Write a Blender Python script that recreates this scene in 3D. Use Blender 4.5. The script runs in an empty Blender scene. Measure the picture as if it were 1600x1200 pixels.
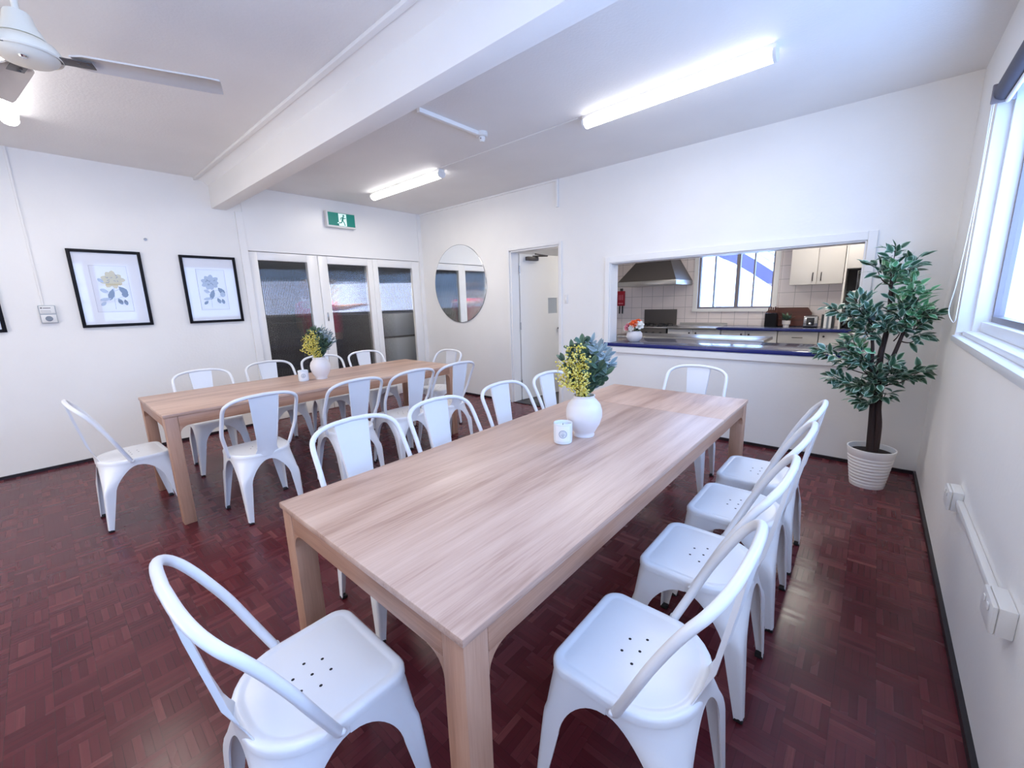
import bpy, bmesh, math, random
from mathutils import Vector, Matrix
random.seed(7)
PI = math.pi
scene = bpy.context.scene
COL = scene.collection
W, H = 5.905, 2.75          # dining room width and ceiling height
YN = -6.6                   # wall behind the camera
KY = 3.36                   # kitchen far wall
T = 0.15                    # wall thickness

# ------------------------------------------------------------------ materials
def new_mat(name):
    m = bpy.data.materials.new(name); m.use_nodes = True
    nt = m.node_tree
    return m, nt, nt.nodes['Principled BSDF']

def paint(name, col, rough=0.5, bump=0.0, bscale=60, var=0.0, metallic=0.0, coat=0.0, spec=0.5):
    m, nt, b = new_mat(name)
    b.inputs['Base Color'].default_value = (*col, 1)
    b.inputs['Roughness'].default_value = rough
    b.inputs['Metallic'].default_value = metallic
    b.inputs['Coat Weight'].default_value = coat
    b.inputs['Coat Roughness'].default_value = 0.02
    b.inputs['Specular IOR Level'].default_value = spec
    N, L = nt.nodes, nt.links
    tc = N.new('ShaderNodeTexCoord')
    if var > 0:
        n = N.new('ShaderNodeTexNoise'); n.inputs['Scale'].default_value = 1.7; n.inputs['Detail'].default_value = 5
        L.new(tc.outputs['Object'], n.inputs['Vector'])
        r = N.new('ShaderNodeValToRGB')
        r.color_ramp.elements[0].color = (*[c * (1 - var) for c in col], 1); r.color_ramp.elements[0].position = .3
        r.color_ramp.elements[1].color = (*[min(1, c * (1 + var * .4)) for c in col], 1); r.color_ramp.elements[1].position = .7
        L.new(n.outputs['Fac'], r.inputs['Fac']); L.new(r.outputs['Color'], b.inputs['Base Color'])
    if bump > 0:
        n2 = N.new('ShaderNodeTexNoise'); n2.inputs['Scale'].default_value = bscale; n2.inputs['Detail'].default_value = 3
        L.new(tc.outputs['Object'], n2.inputs['Vector'])
        bp = N.new('ShaderNodeBump'); bp.inputs['Strength'].default_value = bump; bp.inputs['Distance'].default_value = .004
        L.new(n2.outputs['Fac'], bp.inputs['Height']); L.new(bp.outputs['Normal'], b.inputs['Normal'])
    return m

def emit(name, col, strength):
    m, nt, b = new_mat(name)
    b.inputs['Base Color'].default_value = (*col, 1)
    b.inputs['Emission Color'].default_value = (*col, 1)
    b.inputs['Emission Strength'].default_value = strength
    return m

def wood(name, axis, c1, c2, c3, rough=0.38):
    m, nt, b = new_mat(name); N, L = nt.nodes, nt.links
    tc = N.new('ShaderNodeTexCoord')
    def stretched(s_long, s_cross):
        mp = N.new('ShaderNodeMapping'); s = [s_cross] * 3; s[axis] = s_long
        mp.inputs['Scale'].default_value = s
        L.new(tc.outputs['Object'], mp.inputs['Vector']); return mp
    a = N.new('ShaderNodeTexNoise'); a.inputs['Scale'].default_value = 1; a.inputs['Detail'].default_value = 6; a.inputs['Distortion'].default_value = .6
    L.new(stretched(1.3, 16).outputs[0], a.inputs['Vector'])
    f = N.new('ShaderNodeTexNoise'); f.inputs['Scale'].default_value = 1; f.inputs['Detail'].default_value = 4
    L.new(stretched(7, 190).outputs[0], f.inputs['Vector'])
    big = N.new('ShaderNodeTexNoise'); big.inputs['Scale'].default_value = 1; big.inputs['Detail'].default_value = 2
    L.new(stretched(.35, 7.0).outputs[0], big.inputs['Vector'])
    r = N.new('ShaderNodeValToRGB'); e = r.color_ramp.elements
    e[0].color = (*c1, 1); e[0].position = .37; e[1].color = (*c3, 1); e[1].position = .64
    k = e.new(.5); k.color = (*c2, 1)
    mx = N.new('ShaderNodeMath'); mx.operation = 'MULTIPLY_ADD'; mx.inputs[1].default_value = .45
    L.new(a.outputs['Fac'], mx.inputs[0])
    m2 = N.new('ShaderNodeMath'); m2.operation = 'MULTIPLY_ADD'; m2.inputs[1].default_value = .35; m2.inputs[2].default_value = 0
    L.new(big.outputs['Fac'], m2.inputs[0])
    m3 = N.new('ShaderNodeMath'); m3.operation = 'MULTIPLY_ADD'; m3.inputs[1].default_value = .2
    L.new(f.outputs['Fac'], m3.inputs[0]); L.new(m2.outputs[0], m3.inputs[2]); L.new(m3.outputs[0], mx.inputs[2])
    L.new(mx.outputs[0], r.inputs['Fac']); L.new(r.outputs['Color'], b.inputs['Base Color'])
    b.inputs['Roughness'].default_value = rough
    bp = N.new('ShaderNodeBump'); bp.inputs['Strength'].default_value = .12; bp.inputs['Distance'].default_value = .002
    L.new(f.outputs['Fac'], bp.inputs['Height']); L.new(bp.outputs['Normal'], b.inputs['Normal'])
    return m

def parquet(name):
    """five-finger mosaic parquet, squares turned by 90 degrees to each other"""
    m, nt, b = new_mat(name); N, L = nt.nodes, nt.links
    tc = N.new('ShaderNodeTexCoord'); sp = N.new('ShaderNodeSeparateXYZ'); L.new(tc.outputs['Object'], sp.inputs[0])
    def M(op, a, c=None, d=None):
        n = N.new('ShaderNodeMath'); n.operation = op
        for i, v in enumerate((a, c, d)):
            if v is None: continue
            if isinstance(v, (int, float)): n.inputs[i].default_value = v
            else: L.new(v, n.inputs[i])
        return n.outputs[0]
    S = 0.116
    u = M('DIVIDE', sp.outputs['X'], S); v = M('DIVIDE', sp.outputs['Y'], S)
    fi, fj = M('FLOOR', u), M('FLOOR', v)
    par = M('FLOORED_MODULO', M('ADD', fi, fj), 2.0)
    fu, fv = M('SUBTRACT', u, fi), M('SUBTRACT', v, fj)
    inv = M('SUBTRACT', 1.0, par)
    across = M('ADD', M('MULTIPLY', fu, par), M('MULTIPLY', fv, inv))
    along = M('ADD', M('MULTIPLY', fv, par), M('MULTIPLY', fu, inv))
    a5 = M('MULTIPLY', across, 5.0); fin = M('FLOOR', a5); fa = M('SUBTRACT', a5, fin)
    cx = N.new('ShaderNodeCombineXYZ'); L.new(fi, cx.inputs[0]); L.new(fj, cx.inputs[1]); L.new(fin, cx.inputs[2])
    wn = N.new('ShaderNodeTexWhiteNoise'); wn.noise_dimensions = '3D'; L.new(cx.outputs[0], wn.inputs['Vector'])
    cs = N.new('ShaderNodeCombineXYZ'); L.new(fi, cs.inputs[0]); L.new(fj, cs.inputs[1])
    wsq = N.new('ShaderNodeTexWhiteNoise'); wsq.noise_dimensions = '3D'; L.new(cs.outputs[0], wsq.inputs['Vector'])
    # grain
    g = N.new('ShaderNodeTexNoise'); g.inputs['Scale'].default_value = 1; g.inputs['Detail'].default_value = 4
    gv = N.new('ShaderNodeCombineXYZ')
    L.new(M('MULTIPLY', along, .9), gv.inputs[0]); L.new(M('MULTIPLY', a5, 5.0), gv.inputs[1]); L.new(M('MULTIPLY', wn.outputs['Value'], 50.0), gv.inputs[2])
    L.new(gv.outputs[0], g.inputs['Vector'])
    lf = N.new('ShaderNodeTexNoise'); lf.inputs['Scale'].default_value = 1.1; lf.inputs['Detail'].default_value = 3; L.new(tc.outputs['Object'], lf.inputs['Vector'])
    tone = M('ADD', M('ADD', M('MULTIPLY', wn.outputs['Value'], .50), M('MULTIPLY', wsq.outputs['Value'], .08)), M('ADD', M('MULTIPLY', g.outputs['Fac'], .22), M('MULTIPLY', lf.outputs['Fac'], .20)))
    r = N.new('ShaderNodeValToRGB'); e = r.color_ramp.elements
    e[0].color = (.078, .0110, .0160, 1); e[0].position = .2
    e[1].color = (.27, .082, .072, 1); e[1].position = .90
    for p, c in ((.42, (.092, .0135, .0190)), (.60, (.110, .0175, .0235)), (.74, (.135, .0260, .0300))):
        k = e.new(p); k.color = (*c, 1)
    L.new(tone, r.inputs['Fac'])
    # joints
    j1 = M('LESS_THAN', M('ABSOLUTE', M('SUBTRACT', fa, .5)), .462)
    j2 = M('LESS_THAN', M('ABSOLUTE', M('SUBTRACT', along, .5)), .491)
    jt = M('MULTIPLY', j1, j2)
    mixc = N.new('ShaderNodeMix'); mixc.data_type = 'RGBA'
    L.new(M('MULTIPLY_ADD', jt, .45, .55), mixc.inputs['Factor'])
    mixc.inputs['A'].default_value = (.012, .004, .004, 1); L.new(r.outputs['Color'], mixc.inputs['B'])
    L.new(mixc.outputs['Result'], b.inputs['Base Color'])
    b.inputs['Specular IOR Level'].default_value = .36
    b.inputs['Roughness'].default_value = .3
    L.new(M('ADD', M('MULTIPLY', lf.outputs['Fac'], .06), M('MULTIPLY_ADD', wn.outputs['Value'], .05, .21)), b.inputs['Roughness'])
    bp = N.new('ShaderNodeBump'); bp.inputs['Strength'].default_value = .22; bp.inputs['Distance'].default_value = .0014
    # every finger is cupped and a little tilted
    cup = M('MULTIPLY', M('MULTIPLY', M('SUBTRACT', fa, .5), M('SUBTRACT', wn.outputs['Value'], .5)), .55)
    L.new(M('ADD', M('ADD', cup, M('MULTIPLY', jt, .35)), M('MULTIPLY', g.outputs['Fac'], .06)), bp.inputs['Height'])
    L.new(bp.outputs['Normal'], b.inputs['Normal'])
    return m

def tiles(name, col, grout, sx=.2, sz=.2):
    m, nt, b = new_mat(name); N, L = nt.nodes, nt.links
    tc = N.new('ShaderNodeTexCoord'); sp = N.new('ShaderNodeSeparateXYZ'); L.new(tc.outputs['Object'], sp.inputs[0])
    cb = N.new('ShaderNodeCombineXYZ'); L.new(sp.outputs['X'], cb.inputs[0]); L.new(sp.outputs['Z'], cb.inputs[1])
    br = N.new('ShaderNodeTexBrick'); br.offset = 0.0; br.inputs['Scale'].default_value = 1
    br.inputs['Brick Width'].default_value = sx; br.inputs['Row Height'].default_value = sz; br.inputs['Mortar Size'].default_value = .0035
    br.inputs['Color1'].default_value = (*col, 1); br.inputs['Color2'].default_value = (*[c * .97 for c in col], 1); br.inputs['Mortar'].default_value = (*grout, 1)
    L.new(cb.outputs[0], br.inputs['Vector']); L.new(br.outputs['Color'], b.inputs['Base Color'])
    b.inputs['Roughness'].default_value = .22
    return m

def thin_glass(name, refl=.06, tint=(1, 1, 1)):
    m, nt, b = new_mat(name); N, L = nt.nodes, nt.links
    N.remove(b)
    tr = N.new('ShaderNodeBsdfTransparent'); tr.inputs['Color'].default_value = (*tint, 1)
    gl = N.new('ShaderNodeBsdfGlossy'); gl.inputs['Roughness'].default_value = .02
    mx = N.new('ShaderNodeMixShader'); mx.inputs['Fac'].default_value = refl
    L.new(tr.outputs[0], mx.inputs[1]); L.new(gl.outputs[0], mx.inputs[2])
    L.new(mx.outputs[0], N['Material Output'].inputs['Surface'])
    return m

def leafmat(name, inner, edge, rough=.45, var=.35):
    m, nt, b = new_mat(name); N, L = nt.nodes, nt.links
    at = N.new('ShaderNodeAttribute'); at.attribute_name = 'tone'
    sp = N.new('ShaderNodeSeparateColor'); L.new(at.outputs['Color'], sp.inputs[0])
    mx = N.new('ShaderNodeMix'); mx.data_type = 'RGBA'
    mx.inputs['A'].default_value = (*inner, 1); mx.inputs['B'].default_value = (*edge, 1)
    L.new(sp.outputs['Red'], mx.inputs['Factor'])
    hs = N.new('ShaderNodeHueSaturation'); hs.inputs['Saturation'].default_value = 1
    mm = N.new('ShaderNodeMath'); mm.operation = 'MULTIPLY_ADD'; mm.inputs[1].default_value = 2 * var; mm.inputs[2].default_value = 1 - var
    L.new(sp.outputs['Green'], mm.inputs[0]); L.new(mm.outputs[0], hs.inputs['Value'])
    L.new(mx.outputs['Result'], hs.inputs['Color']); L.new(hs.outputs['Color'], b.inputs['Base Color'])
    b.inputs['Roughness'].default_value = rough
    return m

M = {}
M['wall'] = paint('wall_paint', (.87, .852, .815), .55, .25, 45, .035)
M['ceil'] = paint('ceiling_paint', (.87, .855, .83), .7, .35, 60, .04)
M['gloss'] = paint('gloss_white', (.87, .855, .825), .3, .06, 20, .02)
M['frame_white'] = paint('window_white', (.80, .82, .85), .3, .05, 20)
M['floor'] = parquet('parquet_floor')
M['dark_trim'] = paint('dark_trim', (.012, .009, .012), .4, .1, 30)
M['kfloor'] = paint('kitchen_vinyl', (.08, .075, .075), .4, .1, 30, .1)
M['chair'] = paint('chair_enamel', (.80, .81, .83), .3, .04, 90)
M['rubber'] = paint('rubber', (.01, .01, .011), .6, .1, 80)
M['hole'] = paint('hole_dark', (.006, .006, .008), .8, .1, 80)
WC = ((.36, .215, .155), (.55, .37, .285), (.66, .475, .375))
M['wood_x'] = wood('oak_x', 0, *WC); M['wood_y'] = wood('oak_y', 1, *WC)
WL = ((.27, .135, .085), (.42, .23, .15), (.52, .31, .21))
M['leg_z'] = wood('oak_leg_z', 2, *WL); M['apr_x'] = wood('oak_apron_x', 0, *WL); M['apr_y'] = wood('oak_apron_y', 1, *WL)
M['ceramic'] = paint('white_ceramic', (.76, .72, .71), .42, .08, 40)
M['candle'] = paint('candle_glass', (.74, .77, .80), .15, .02, 40)
M['wax'] = paint('candle_wax', (.70, .74, .78), .6, .1, 40)
M['grey_print'] = paint('grey_print', (.20, .23, .27), .5, .02, 40)
M['black'] = paint('black_frame', (.004, .004, .007), .5, .05, 60, spec=.2)
M['mat'] = paint('mat_board', (.74, .75, .80), .25, .02, 80, coat=1.0)
M['print'] = paint('print_paper', (.68, .69, .76), .25, .02, 80, coat=1.0)
def printed(n, c): return paint(n, c, .25, .02, 80, coat=1.0, var=.25)
M['ink_yellow'] = printed('ink_yellow', (.56, .45, .16)); M['ink_brown'] = printed('ink_brown', (.20, .17, .10))
M['ink_grey'] = printed('ink_grey', (.085, .09, .11)); M['ink_pale'] = printed('ink_pale', (.33, .35, .40))
M['line'] = paint('bevel_line', (.40, .40, .46), .5, .02, 40)
M['mirror'] = paint('mirror_silver', (.93, .94, .93), .0, metallic=1.0)
M['mirror_edge'] = paint('mirror_edge', (.45, .46, .46), .2, .02, 40, metallic=.6)
M['steel'] = paint('brushed_steel', (.50, .49, .48), .28, .1, 120, .06, metallic=1.0)
M['steel_dark'] = paint('dark_steel', (.10, .088, .084), .42, .1, 120, .06, metallic=.25)
M['chrome'] = paint('chrome', (.7, .7, .7), .12, metallic=1.0, bump=.02)
M['blue_edge'] = paint('blue_laminate', (.012, .020, .16), .22, .04, 80, .2)
M['blue_top'] = paint('blue_worktop', (.10, .11, .17), .14, .03, 80, .1)
M['cab'] = paint('cabinet_white', (.70, .67, .645), .4, .04, 60)
M['handle'] = paint('dark_handle', (.05, .04, .04), .35, .05, 60, metallic=.6)
M['ktile'] = tiles('white_tile', (.88, .79, .77), (.50, .45, .44))
M['kwall'] = paint('kitchen_wall', (.70, .68, .67), .5, .1, 50)
M['red'] = paint('red_pouch', (.45, .008, .03), .5, .1, 60)
M['white_text'] = paint('white_lettering', (.8, .8, .8), .5, .02, 60)
M['board'] = wood('cutting_board', 0, (.035, .008, .005), (.08, .018, .010), (.13, .034, .018))
M['trunk'] = wood('trunk_bark', 2, (.012, .005, .005), (.028, .013, .011), (.055, .03, .026), .7)
M['pot'] = paint('pot_white', (.95, .935, .90), .35, .04, 60)
M['soil'] = paint('soil', (.02, .013, .01), .9, .8, 80, .4)
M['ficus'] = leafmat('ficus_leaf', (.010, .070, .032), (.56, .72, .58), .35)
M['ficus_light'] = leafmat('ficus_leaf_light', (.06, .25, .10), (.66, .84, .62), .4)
M['euc'] = leafmat('eucalyptus_leaf', (.22, .29, .30), (.46, .55, .58), .55)
M['darkleaf'] = leafmat('dark_leaf', (.045, .095, .055), (.15, .22, .15), .5)
M['wattle'] = leafmat('wattle_blossom', (.62, .49, .045), (.80, .74, .26), .8)
M['stem'] = paint('stem', (.06, .085, .045), .6, .1, 60)
M['beige'] = paint('fan_cream', (.84, .81, .70), .4, .05, 50)
M['blade'] = paint('fan_blade', (.62, .585, .55), .45, .08, 40, .12)
M['plastic'] = paint('cream_plastic', (.78, .77, .74), .35, .03, 60)
M['panel_grey'] = paint('panel_grey', (.42, .45, .48), .4, .03, 60)
M['tube'] = emit('lit_diffuser', (1.0, .985, 1.0), 4.6)
M['exit_green'] = emit('exit_green', (.0, .13, .105), .45)
M['exit_white'] = emit('exit_white', (.62, .80, .77), .35)
M['blind'] = paint('blind_grey', (.075, .075, .105), .6, .1, 90)
M['alu'] = paint('grey_aluminium', (.22, .20, .22), .4, .05, 60, metallic=.3)
M['beam'] = paint('beam_paint', (.92, .905, .87), .5, .2, 45, .03)
M['glass'] = thin_glass('window_glass')
M['annex_glass'] = thin_glass('dimmed_far_glass', .05, (.80, .67, .60))  # clear panes, tint added to dim the bright sky behind them
M['cord'] = paint('white_cord', (.8, .8, .82), .5, .1, 60)
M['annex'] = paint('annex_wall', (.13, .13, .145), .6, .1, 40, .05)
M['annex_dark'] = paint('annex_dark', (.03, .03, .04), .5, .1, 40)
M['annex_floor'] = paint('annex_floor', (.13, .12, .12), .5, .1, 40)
M['fridge'] = paint('fridge_grey', (.50, .52, .54), .35, .04, 60)
M['navy'] = paint('navy_cabinet', (.014, .018, .05), .4, .1, 40)
M['skin'] = paint('skin', (.55, .30, .22), .5, .1, 60)
M['shirt'] = paint('red_shirt', (.80, .03, .12), .8, .2, 90)
M['trouser'] = paint('dark_trousers', (.02, .02, .03), .8, .2, 90)
M['hair'] = paint('light_brown_hair', (.16, .09, .05), .6, .3, 90)
M['stair'] = paint('blue_stair', (.085, .085, .17), .5, .1, 40)
M['ext'] = paint('exterior_render', (.86, .86, .88), .7, .1, 20)
M['terra'] = paint('exterior_pink', (.60, .36, .33), .7, .1, 20)
M['orange'] = paint('petal_orange', (.80, .13, .03), .6, .2, 60, .2); M['pink'] = paint('petal_pink', (.75, .25, .30), .6, .2, 60, .2)
M['petal'] = paint('petal_white', (.84, .83, .78), .6, .2, 60, .05)
M['oven'] = paint('oven_black', (.02, .02, .022), .25, .04, 60)
# reeded glass: refraction through real ribs
_m, _nt, _b = new_mat('reeded_glass')
_b.inputs['Transmission Weight'].default_value = 1; _b.inputs['Roughness'].default_value = .015; _b.inputs['IOR'].default_value = 1.46
_b.inputs['Base Color'].default_value = (.97, .98, .98, 1)
M['reed'] = _m

# ------------------------------------------------------------------ mesh helpers
def box(bm, lo, hi, mi=0, bev=0.0, seg=2):
    x0, y0, z0 = lo; x1, y1, z1 = hi
    vs = [bm.verts.new(p) for p in ((x0,y0,z0),(x1,y0,z0),(x1,y1,z0),(x0,y1,z0),(x0,y0,z1),(x1,y0,z1),(x1,y1,z1),(x0,y1,z1))]
    fs = [bm.faces.new([vs[i] for i in q]) for q in ((3,2,1,0),(4,5,6,7),(0,1,5,4),(1,2,6,5),(2,3,7,6),(3,0,4,7))]
    for f in fs: f.material_index = mi
    if bev > 0:
        es = list({e for f in fs for e in f.edges})
        r = bmesh.ops.bevel(bm, geom=es, offset=bev, segments=seg, affect='EDGES', profile=.5)
        for f in r['faces']: f.material_index = mi
    return vs

def lathe(bm, prof, c=(0, 0, 0), n=32, mi=0, axis='Z', cap=True):
    """prof: list of (radius, height)"""
    rings = []
    for r, h in prof:
        ring = []
        for k in range(n):
            a = 2 * PI * k / n
            p = (r * math.cos(a), r * math.sin(a), h)
            if axis == 'X': p = (p[2], p[0], p[1])
            elif axis == 'Y': p = (p[1], p[2], p[0])
            ring.append(bm.verts.new((c[0] + p[0], c[1] + p[1], c[2] + p[2])))
        rings.append(ring)
    for a, b in zip(rings, rings[1:]):
        for k in range(n):
            f = bm.faces.new((a[k], a[(k + 1) % n], b[(k + 1) % n], b[k])); f.material_index = mi
    if cap:
        for ring, rev in ((rings[0], True), (rings[-1], False)):
            try:
                f = bm.faces.new(list(reversed(ring)) if rev else ring); f.material_index = mi
            except ValueError: pass
    return rings

def catmull(pts, sub=6):
    P = [Vector(p) for p in pts]; out = []
    for i in range(len(P) - 1):
        p0 = P[i - 1] if i else P[i] * 2 - P[i + 1]
        p1, p2 = P[i], P[i + 1]
        p3 = P[i + 2] if i + 2 < len(P) else P[i + 1] * 2 - P[i]
        for k in range(sub):
            t = k / sub
            out.append(.5 * ((2 * p1) + (-p0 + p2) * t + (2 * p0 - 5 * p1 + 4 * p2 - p3) * t * t + (-p0 + 3 * p1 - 3 * p2 + p3) * t ** 3))
    out.append(P[-1]); return out

def tube(bm, pts, rad, n=10, mi=0, cap=True):
    P = [Vector(p) for p in pts]; rings = []
    up = Vector((0, 0, 1)); prev = None
    for i, p in enumerate(P):
        t = (P[min(i + 1, len(P) - 1)] - P[max(i - 1, 0)]).normalized()
        if prev is None:
            a = up if abs(t.dot(up)) < .9 else Vector((1, 0, 0))
            nrm = (a - t * a.dot(t)).normalized()
        else:
            nrm = (prev - t * prev.dot(t)).normalized()
        prev = nrm; bn = t.cross(nrm)
        r = rad[i] if isinstance(rad, (list, tuple)) else rad
        rings.append([bm.verts.new(p + nrm * (r * math.cos(2 * PI * k / n)) + bn * (r * math.sin(2 * PI * k / n))) for k in range(n)])
    for a, b in zip(rings, rings[1:]):
        for k in range(n):
            f = bm.faces.new((a[k], a[(k + 1) % n], b[(k + 1) % n], b[k])); f.material_index = mi
    if cap:
        bm.faces.new(list(reversed(rings[0]))).material_index = mi; bm.faces.new(rings[-1]).material_index = mi
    return rings

def prism(bm, poly, axis, a, b, mi=0):
    """extrude a 2D polygon along an axis ('X': poly=(y,z); 'Y': poly=(x,z); 'Z': poly=(x,y))"""
    def P(q, t):
        return {'X': (t, q[0], q[1]), 'Y': (q[0], t, q[1]), 'Z': (q[0], q[1], t)}[axis]
    v0 = [bm.verts.new(P(q, a)) for q in poly]; v1 = [bm.verts.new(P(q, b)) for q in poly]
    n = len(poly); fs = [bm.faces.new(v0), bm.faces.new(list(reversed(v1)))]
    for k in range(n): fs.append(bm.faces.new((v0[k], v1[k], v1[(k + 1) % n], v0[(k + 1) % n])))
    for f in fs: f.material_index = mi
    bmesh.ops.recalc_face_normals(bm, faces=fs)
    return fs

def blob(bm, c, r, mi=0, sub=1, scale=(1, 1, 1)):
    res = bmesh.ops.create_icosphere(bm, subdivisions=sub, radius=r, matrix=Matrix.Translation(c) @ Matrix.Diagonal((*scale, 1)))
    for f in {f for v in res['verts'] for f in v.link_faces}: f.material_index = mi
    return res['verts']

def obj(name, bm, mats, parent=None, loc=None, smooth=35):
    me = bpy.data.meshes.new(name)
    bm.normal_update(); bm.to_mesh(me); bm.free()
    for m in (mats if isinstance(mats, (list, tuple)) else [mats]): me.materials.append(m)
    if smooth:
        me.polygons.foreach_set('use_smooth', [True] * len(me.polygons))
        me.set_sharp_from_angle(angle=math.radians(smooth))
    o = bpy.data.objects.new(name, me); COL.objects.link(o)
    if parent: o.parent = parent
    if loc: o.location = loc
    return o

def tag(o, label, cat, group=None, kind=None):
    o['label'] = label; o['category'] = cat
    if group: o['group'] = group
    if kind: o['kind'] = kind
    return o

def thing(name, label, cat, loc=(0, 0, 0), rz=0.0, group=None):
    o = bpy.data.objects.new(name, None); COL.objects.link(o)
    o.empty_display_size = .1
    o.location = loc; o.rotation_euler = (0, 0, rz)
    return tag(o, label, cat, group)

def struct(name, bm, mats, parent=None, smooth=0, label=None, cat=None):
    o = obj(name, bm, mats, parent, smooth=smooth)
    if parent is None:
        o['kind'] = 'structure'
        if label: o['label'] = label
        if cat: o['category'] = cat
    return o

def boxes(*bs, bev=0.0):
    bm = bmesh.new()
    for b in bs: box(bm, b[0], b[1], b[2] if len(b) > 2 else 0, bev)
    return bm

# ------------------------------------------------------------------ room shell
struct('floor', boxes(((-.02, YN, -.06), (W + .02, 0.0, 0.0))), M['floor'], label='dark red mosaic parquet floor of the dining room', cat='floor')
struct('floor_kitchen', boxes(((-.02, 0.0, -.06), (W + .2, KY + .1, -.001))), M['kfloor'], label='dark vinyl floor of the kitchen behind the serving hatch', cat='floor')
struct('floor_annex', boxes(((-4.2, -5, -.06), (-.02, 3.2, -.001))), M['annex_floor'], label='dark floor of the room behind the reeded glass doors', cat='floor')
struct('ceiling', boxes(((-.15, YN, H), (W + .2, T, H + .1))), M['ceil'], label='white painted dining room ceiling', cat='ceiling')
struct('ceiling_kitchen', boxes(((-.15, T, H), (W + .2, KY + .1, H + .1))), M['kwall'], label='kitchen ceiling seen through the hatch', cat='ceiling')
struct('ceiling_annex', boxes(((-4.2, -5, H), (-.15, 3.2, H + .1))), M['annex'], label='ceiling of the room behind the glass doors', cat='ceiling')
# back wall (serving hatch): openings for door and hatch
DX0, DX1, DZ = 1.85, 2.635, 2.03
HX0, HX1, HZ0, HZ1 = 3.30, 5.44, .865, 1.765
struct('wall_back', boxes(((-.15, 0, 0), (DX0, T, H)), ((DX0, 0, DZ), (DX1, T, H)), ((DX1, 0, 0), (HX0, T, H)),
    ((HX0, 0, 0), (HX1, T, HZ0)), ((HX0, 0, HZ1), (HX1, T, H)), ((HX1, 0, 0), (W + .2, T, H))), M['wall'],
    label='white wall with the serving hatch and the kitchen door', cat='wall')
# left wall with the glazed sliding doors
LY0, LY1, LZ = -2.47, -.065, 2.045
struct('wall_left', boxes(((-T, YN, 0), (0, LY0, H)), ((-T, LY0, LZ), (0, LY1, H)), ((-T, LY1, 0), (0, 0, H))), M['wall'],
    label='white wall with framed prints and glazed sliding doors', cat='wall')
# right wall with long window
RY0, RY1, RZ0, RZ1 = -6.2, -.70, 1.115, 2.425
struct('wall_right', boxes(((W, YN, 0), (W + .2, 0, RZ0)), ((W, YN, RZ1), (W + .2, 0, H)), ((W, RY1, RZ0), (W + .2, 0, RZ1)), ((W, YN, RZ0), (W + .2, RY0, RZ1))), M['wall'],
    label='white wall under and around the window at the right', cat='wall')
struct('wall_front', boxes(((-.15, YN - .15, 0), (W + .2, YN, H))), M['wall'], label='white wall behind the camera', cat='wall')
# ceiling beam with chamfered cove on its near side
bm = bmesh.new()
box(bm, (0, -2.757, 2.46), (W, -2.617, H), 0, .006)
prism(bm, [(-2.757, 2.69), (-2.757, H), (-2.845, H), (-2.845, 2.737), (-2.79, 2.722)], 'X', 0.0, W)
struct('ceiling_beam', bm, M['beam'], smooth=30, label='white boxed beam crossing the ceiling', cat='beam')
struct('trim_1', boxes(((0, -2.882, 2.727), (W, -2.848, H)), bev=.004), M['gloss'], smooth=30, label='white cable trunking on the ceiling along the beam', cat='trim')
struct('trim_2', boxes(((2.04, -1.235, H - .006), (3.66, -1.175, H)), bev=.002), M['ceil'], label='flat cover strip on ceiling between the two lights', cat='trim')
struct('trim_3', boxes(((0, -2.545, 0), (.022, LY0, 2.46)), bev=.003), M['gloss'], label='white upright board beside the glazed doors', cat='trim')
struct('trim_4', boxes(((0, LY0, LZ), (.012, -.062, H)), ((0, -.062, 0), (.02, 0, H)), bev=.003), M['gloss'], label='white panel above the glazed doors and corner post', cat='trim')
struct('trim_5', boxes(((.02, -.022, H - .022), (2.60, 0, H)), bev=.004), M['gloss'], label='thin white strip along top of the hatch wall', cat='trim')
struct('baseboard_left', boxes(((0, YN, 0), (.014, -2.545, .026))), M['dark_trim'], label='thin dark skirting along the left wall', cat='skirting')
struct('baseboard_back', boxes(((.02, -.014, 0), (1.81, 0, .026)), ((2.68, -.014, 0), (W, 0, .026))), M['dark_trim'], label='thin dark skirting under the serving hatch', cat='skirting')
struct('baseboard_right', boxes(((W - .016, YN, 0), (W, -.014, .03))), M['dark_trim'], label='thin dark skirting under the window wall', cat='skirting')

# ------------------------------------------------------------------ window on the right wall
win = bpy.data.objects.new('window_1', None); COL.objects.link(win); win.location = (W, RY1, RZ0); win['kind'] = 'structure'
win['label'] = 'long white framed window in the right wall'; win['category'] = 'window'
def wobj(name, bm, mat, smooth=30):
    o = obj(name, bm, mat, win, smooth=smooth); o.matrix_parent_inverse = Matrix.Translation((-W, -RY1, -RZ0)); return o
bm = boxes(((W - .012, RY0 - .05, RZ0 - .03), (W + .20, RY1 + .012, RZ0 + .004)), ((W + .03, RY0, RZ0 + .004), (W + .2, RY1, RZ0 + .03)), bev=.004)
wobj('window_sill', bm, M['frame_white'])
bm = boxes(((W + .0, RY1 - .014, RZ0 + .02), (W + .20, RY1, RZ1)), ((W + .06, RY1 - .045, RZ0 + .02), (W + .2, RY1 - .014, RZ1)),
           ((W, RY0, RZ1 - .03), (W + .2, RY1, RZ1)), ((W, RY0, RZ0 + .02), (W + .2, RY0 + .03, RZ1)), ((W + .09, RY0, RZ0 + .03), (W + .2, RY1, RZ0 + .085)), bev=.004)
wobj('window_frame', bm, M['frame_white'])
posts = [-2.0, -2.7, -3.35, -4.3, -5.25]
for py in posts:
    wobj('window_post', boxes(((W + .084, py - .045, RZ0 + .086), (W + .19, py + .045, RZ1 - .03)), bev=.004), M['frame_white'])
edges_y = [RY1 - .045] + [v for p in posts for v in (p + .045, p - .045)] + [RY0 + .03]
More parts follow.
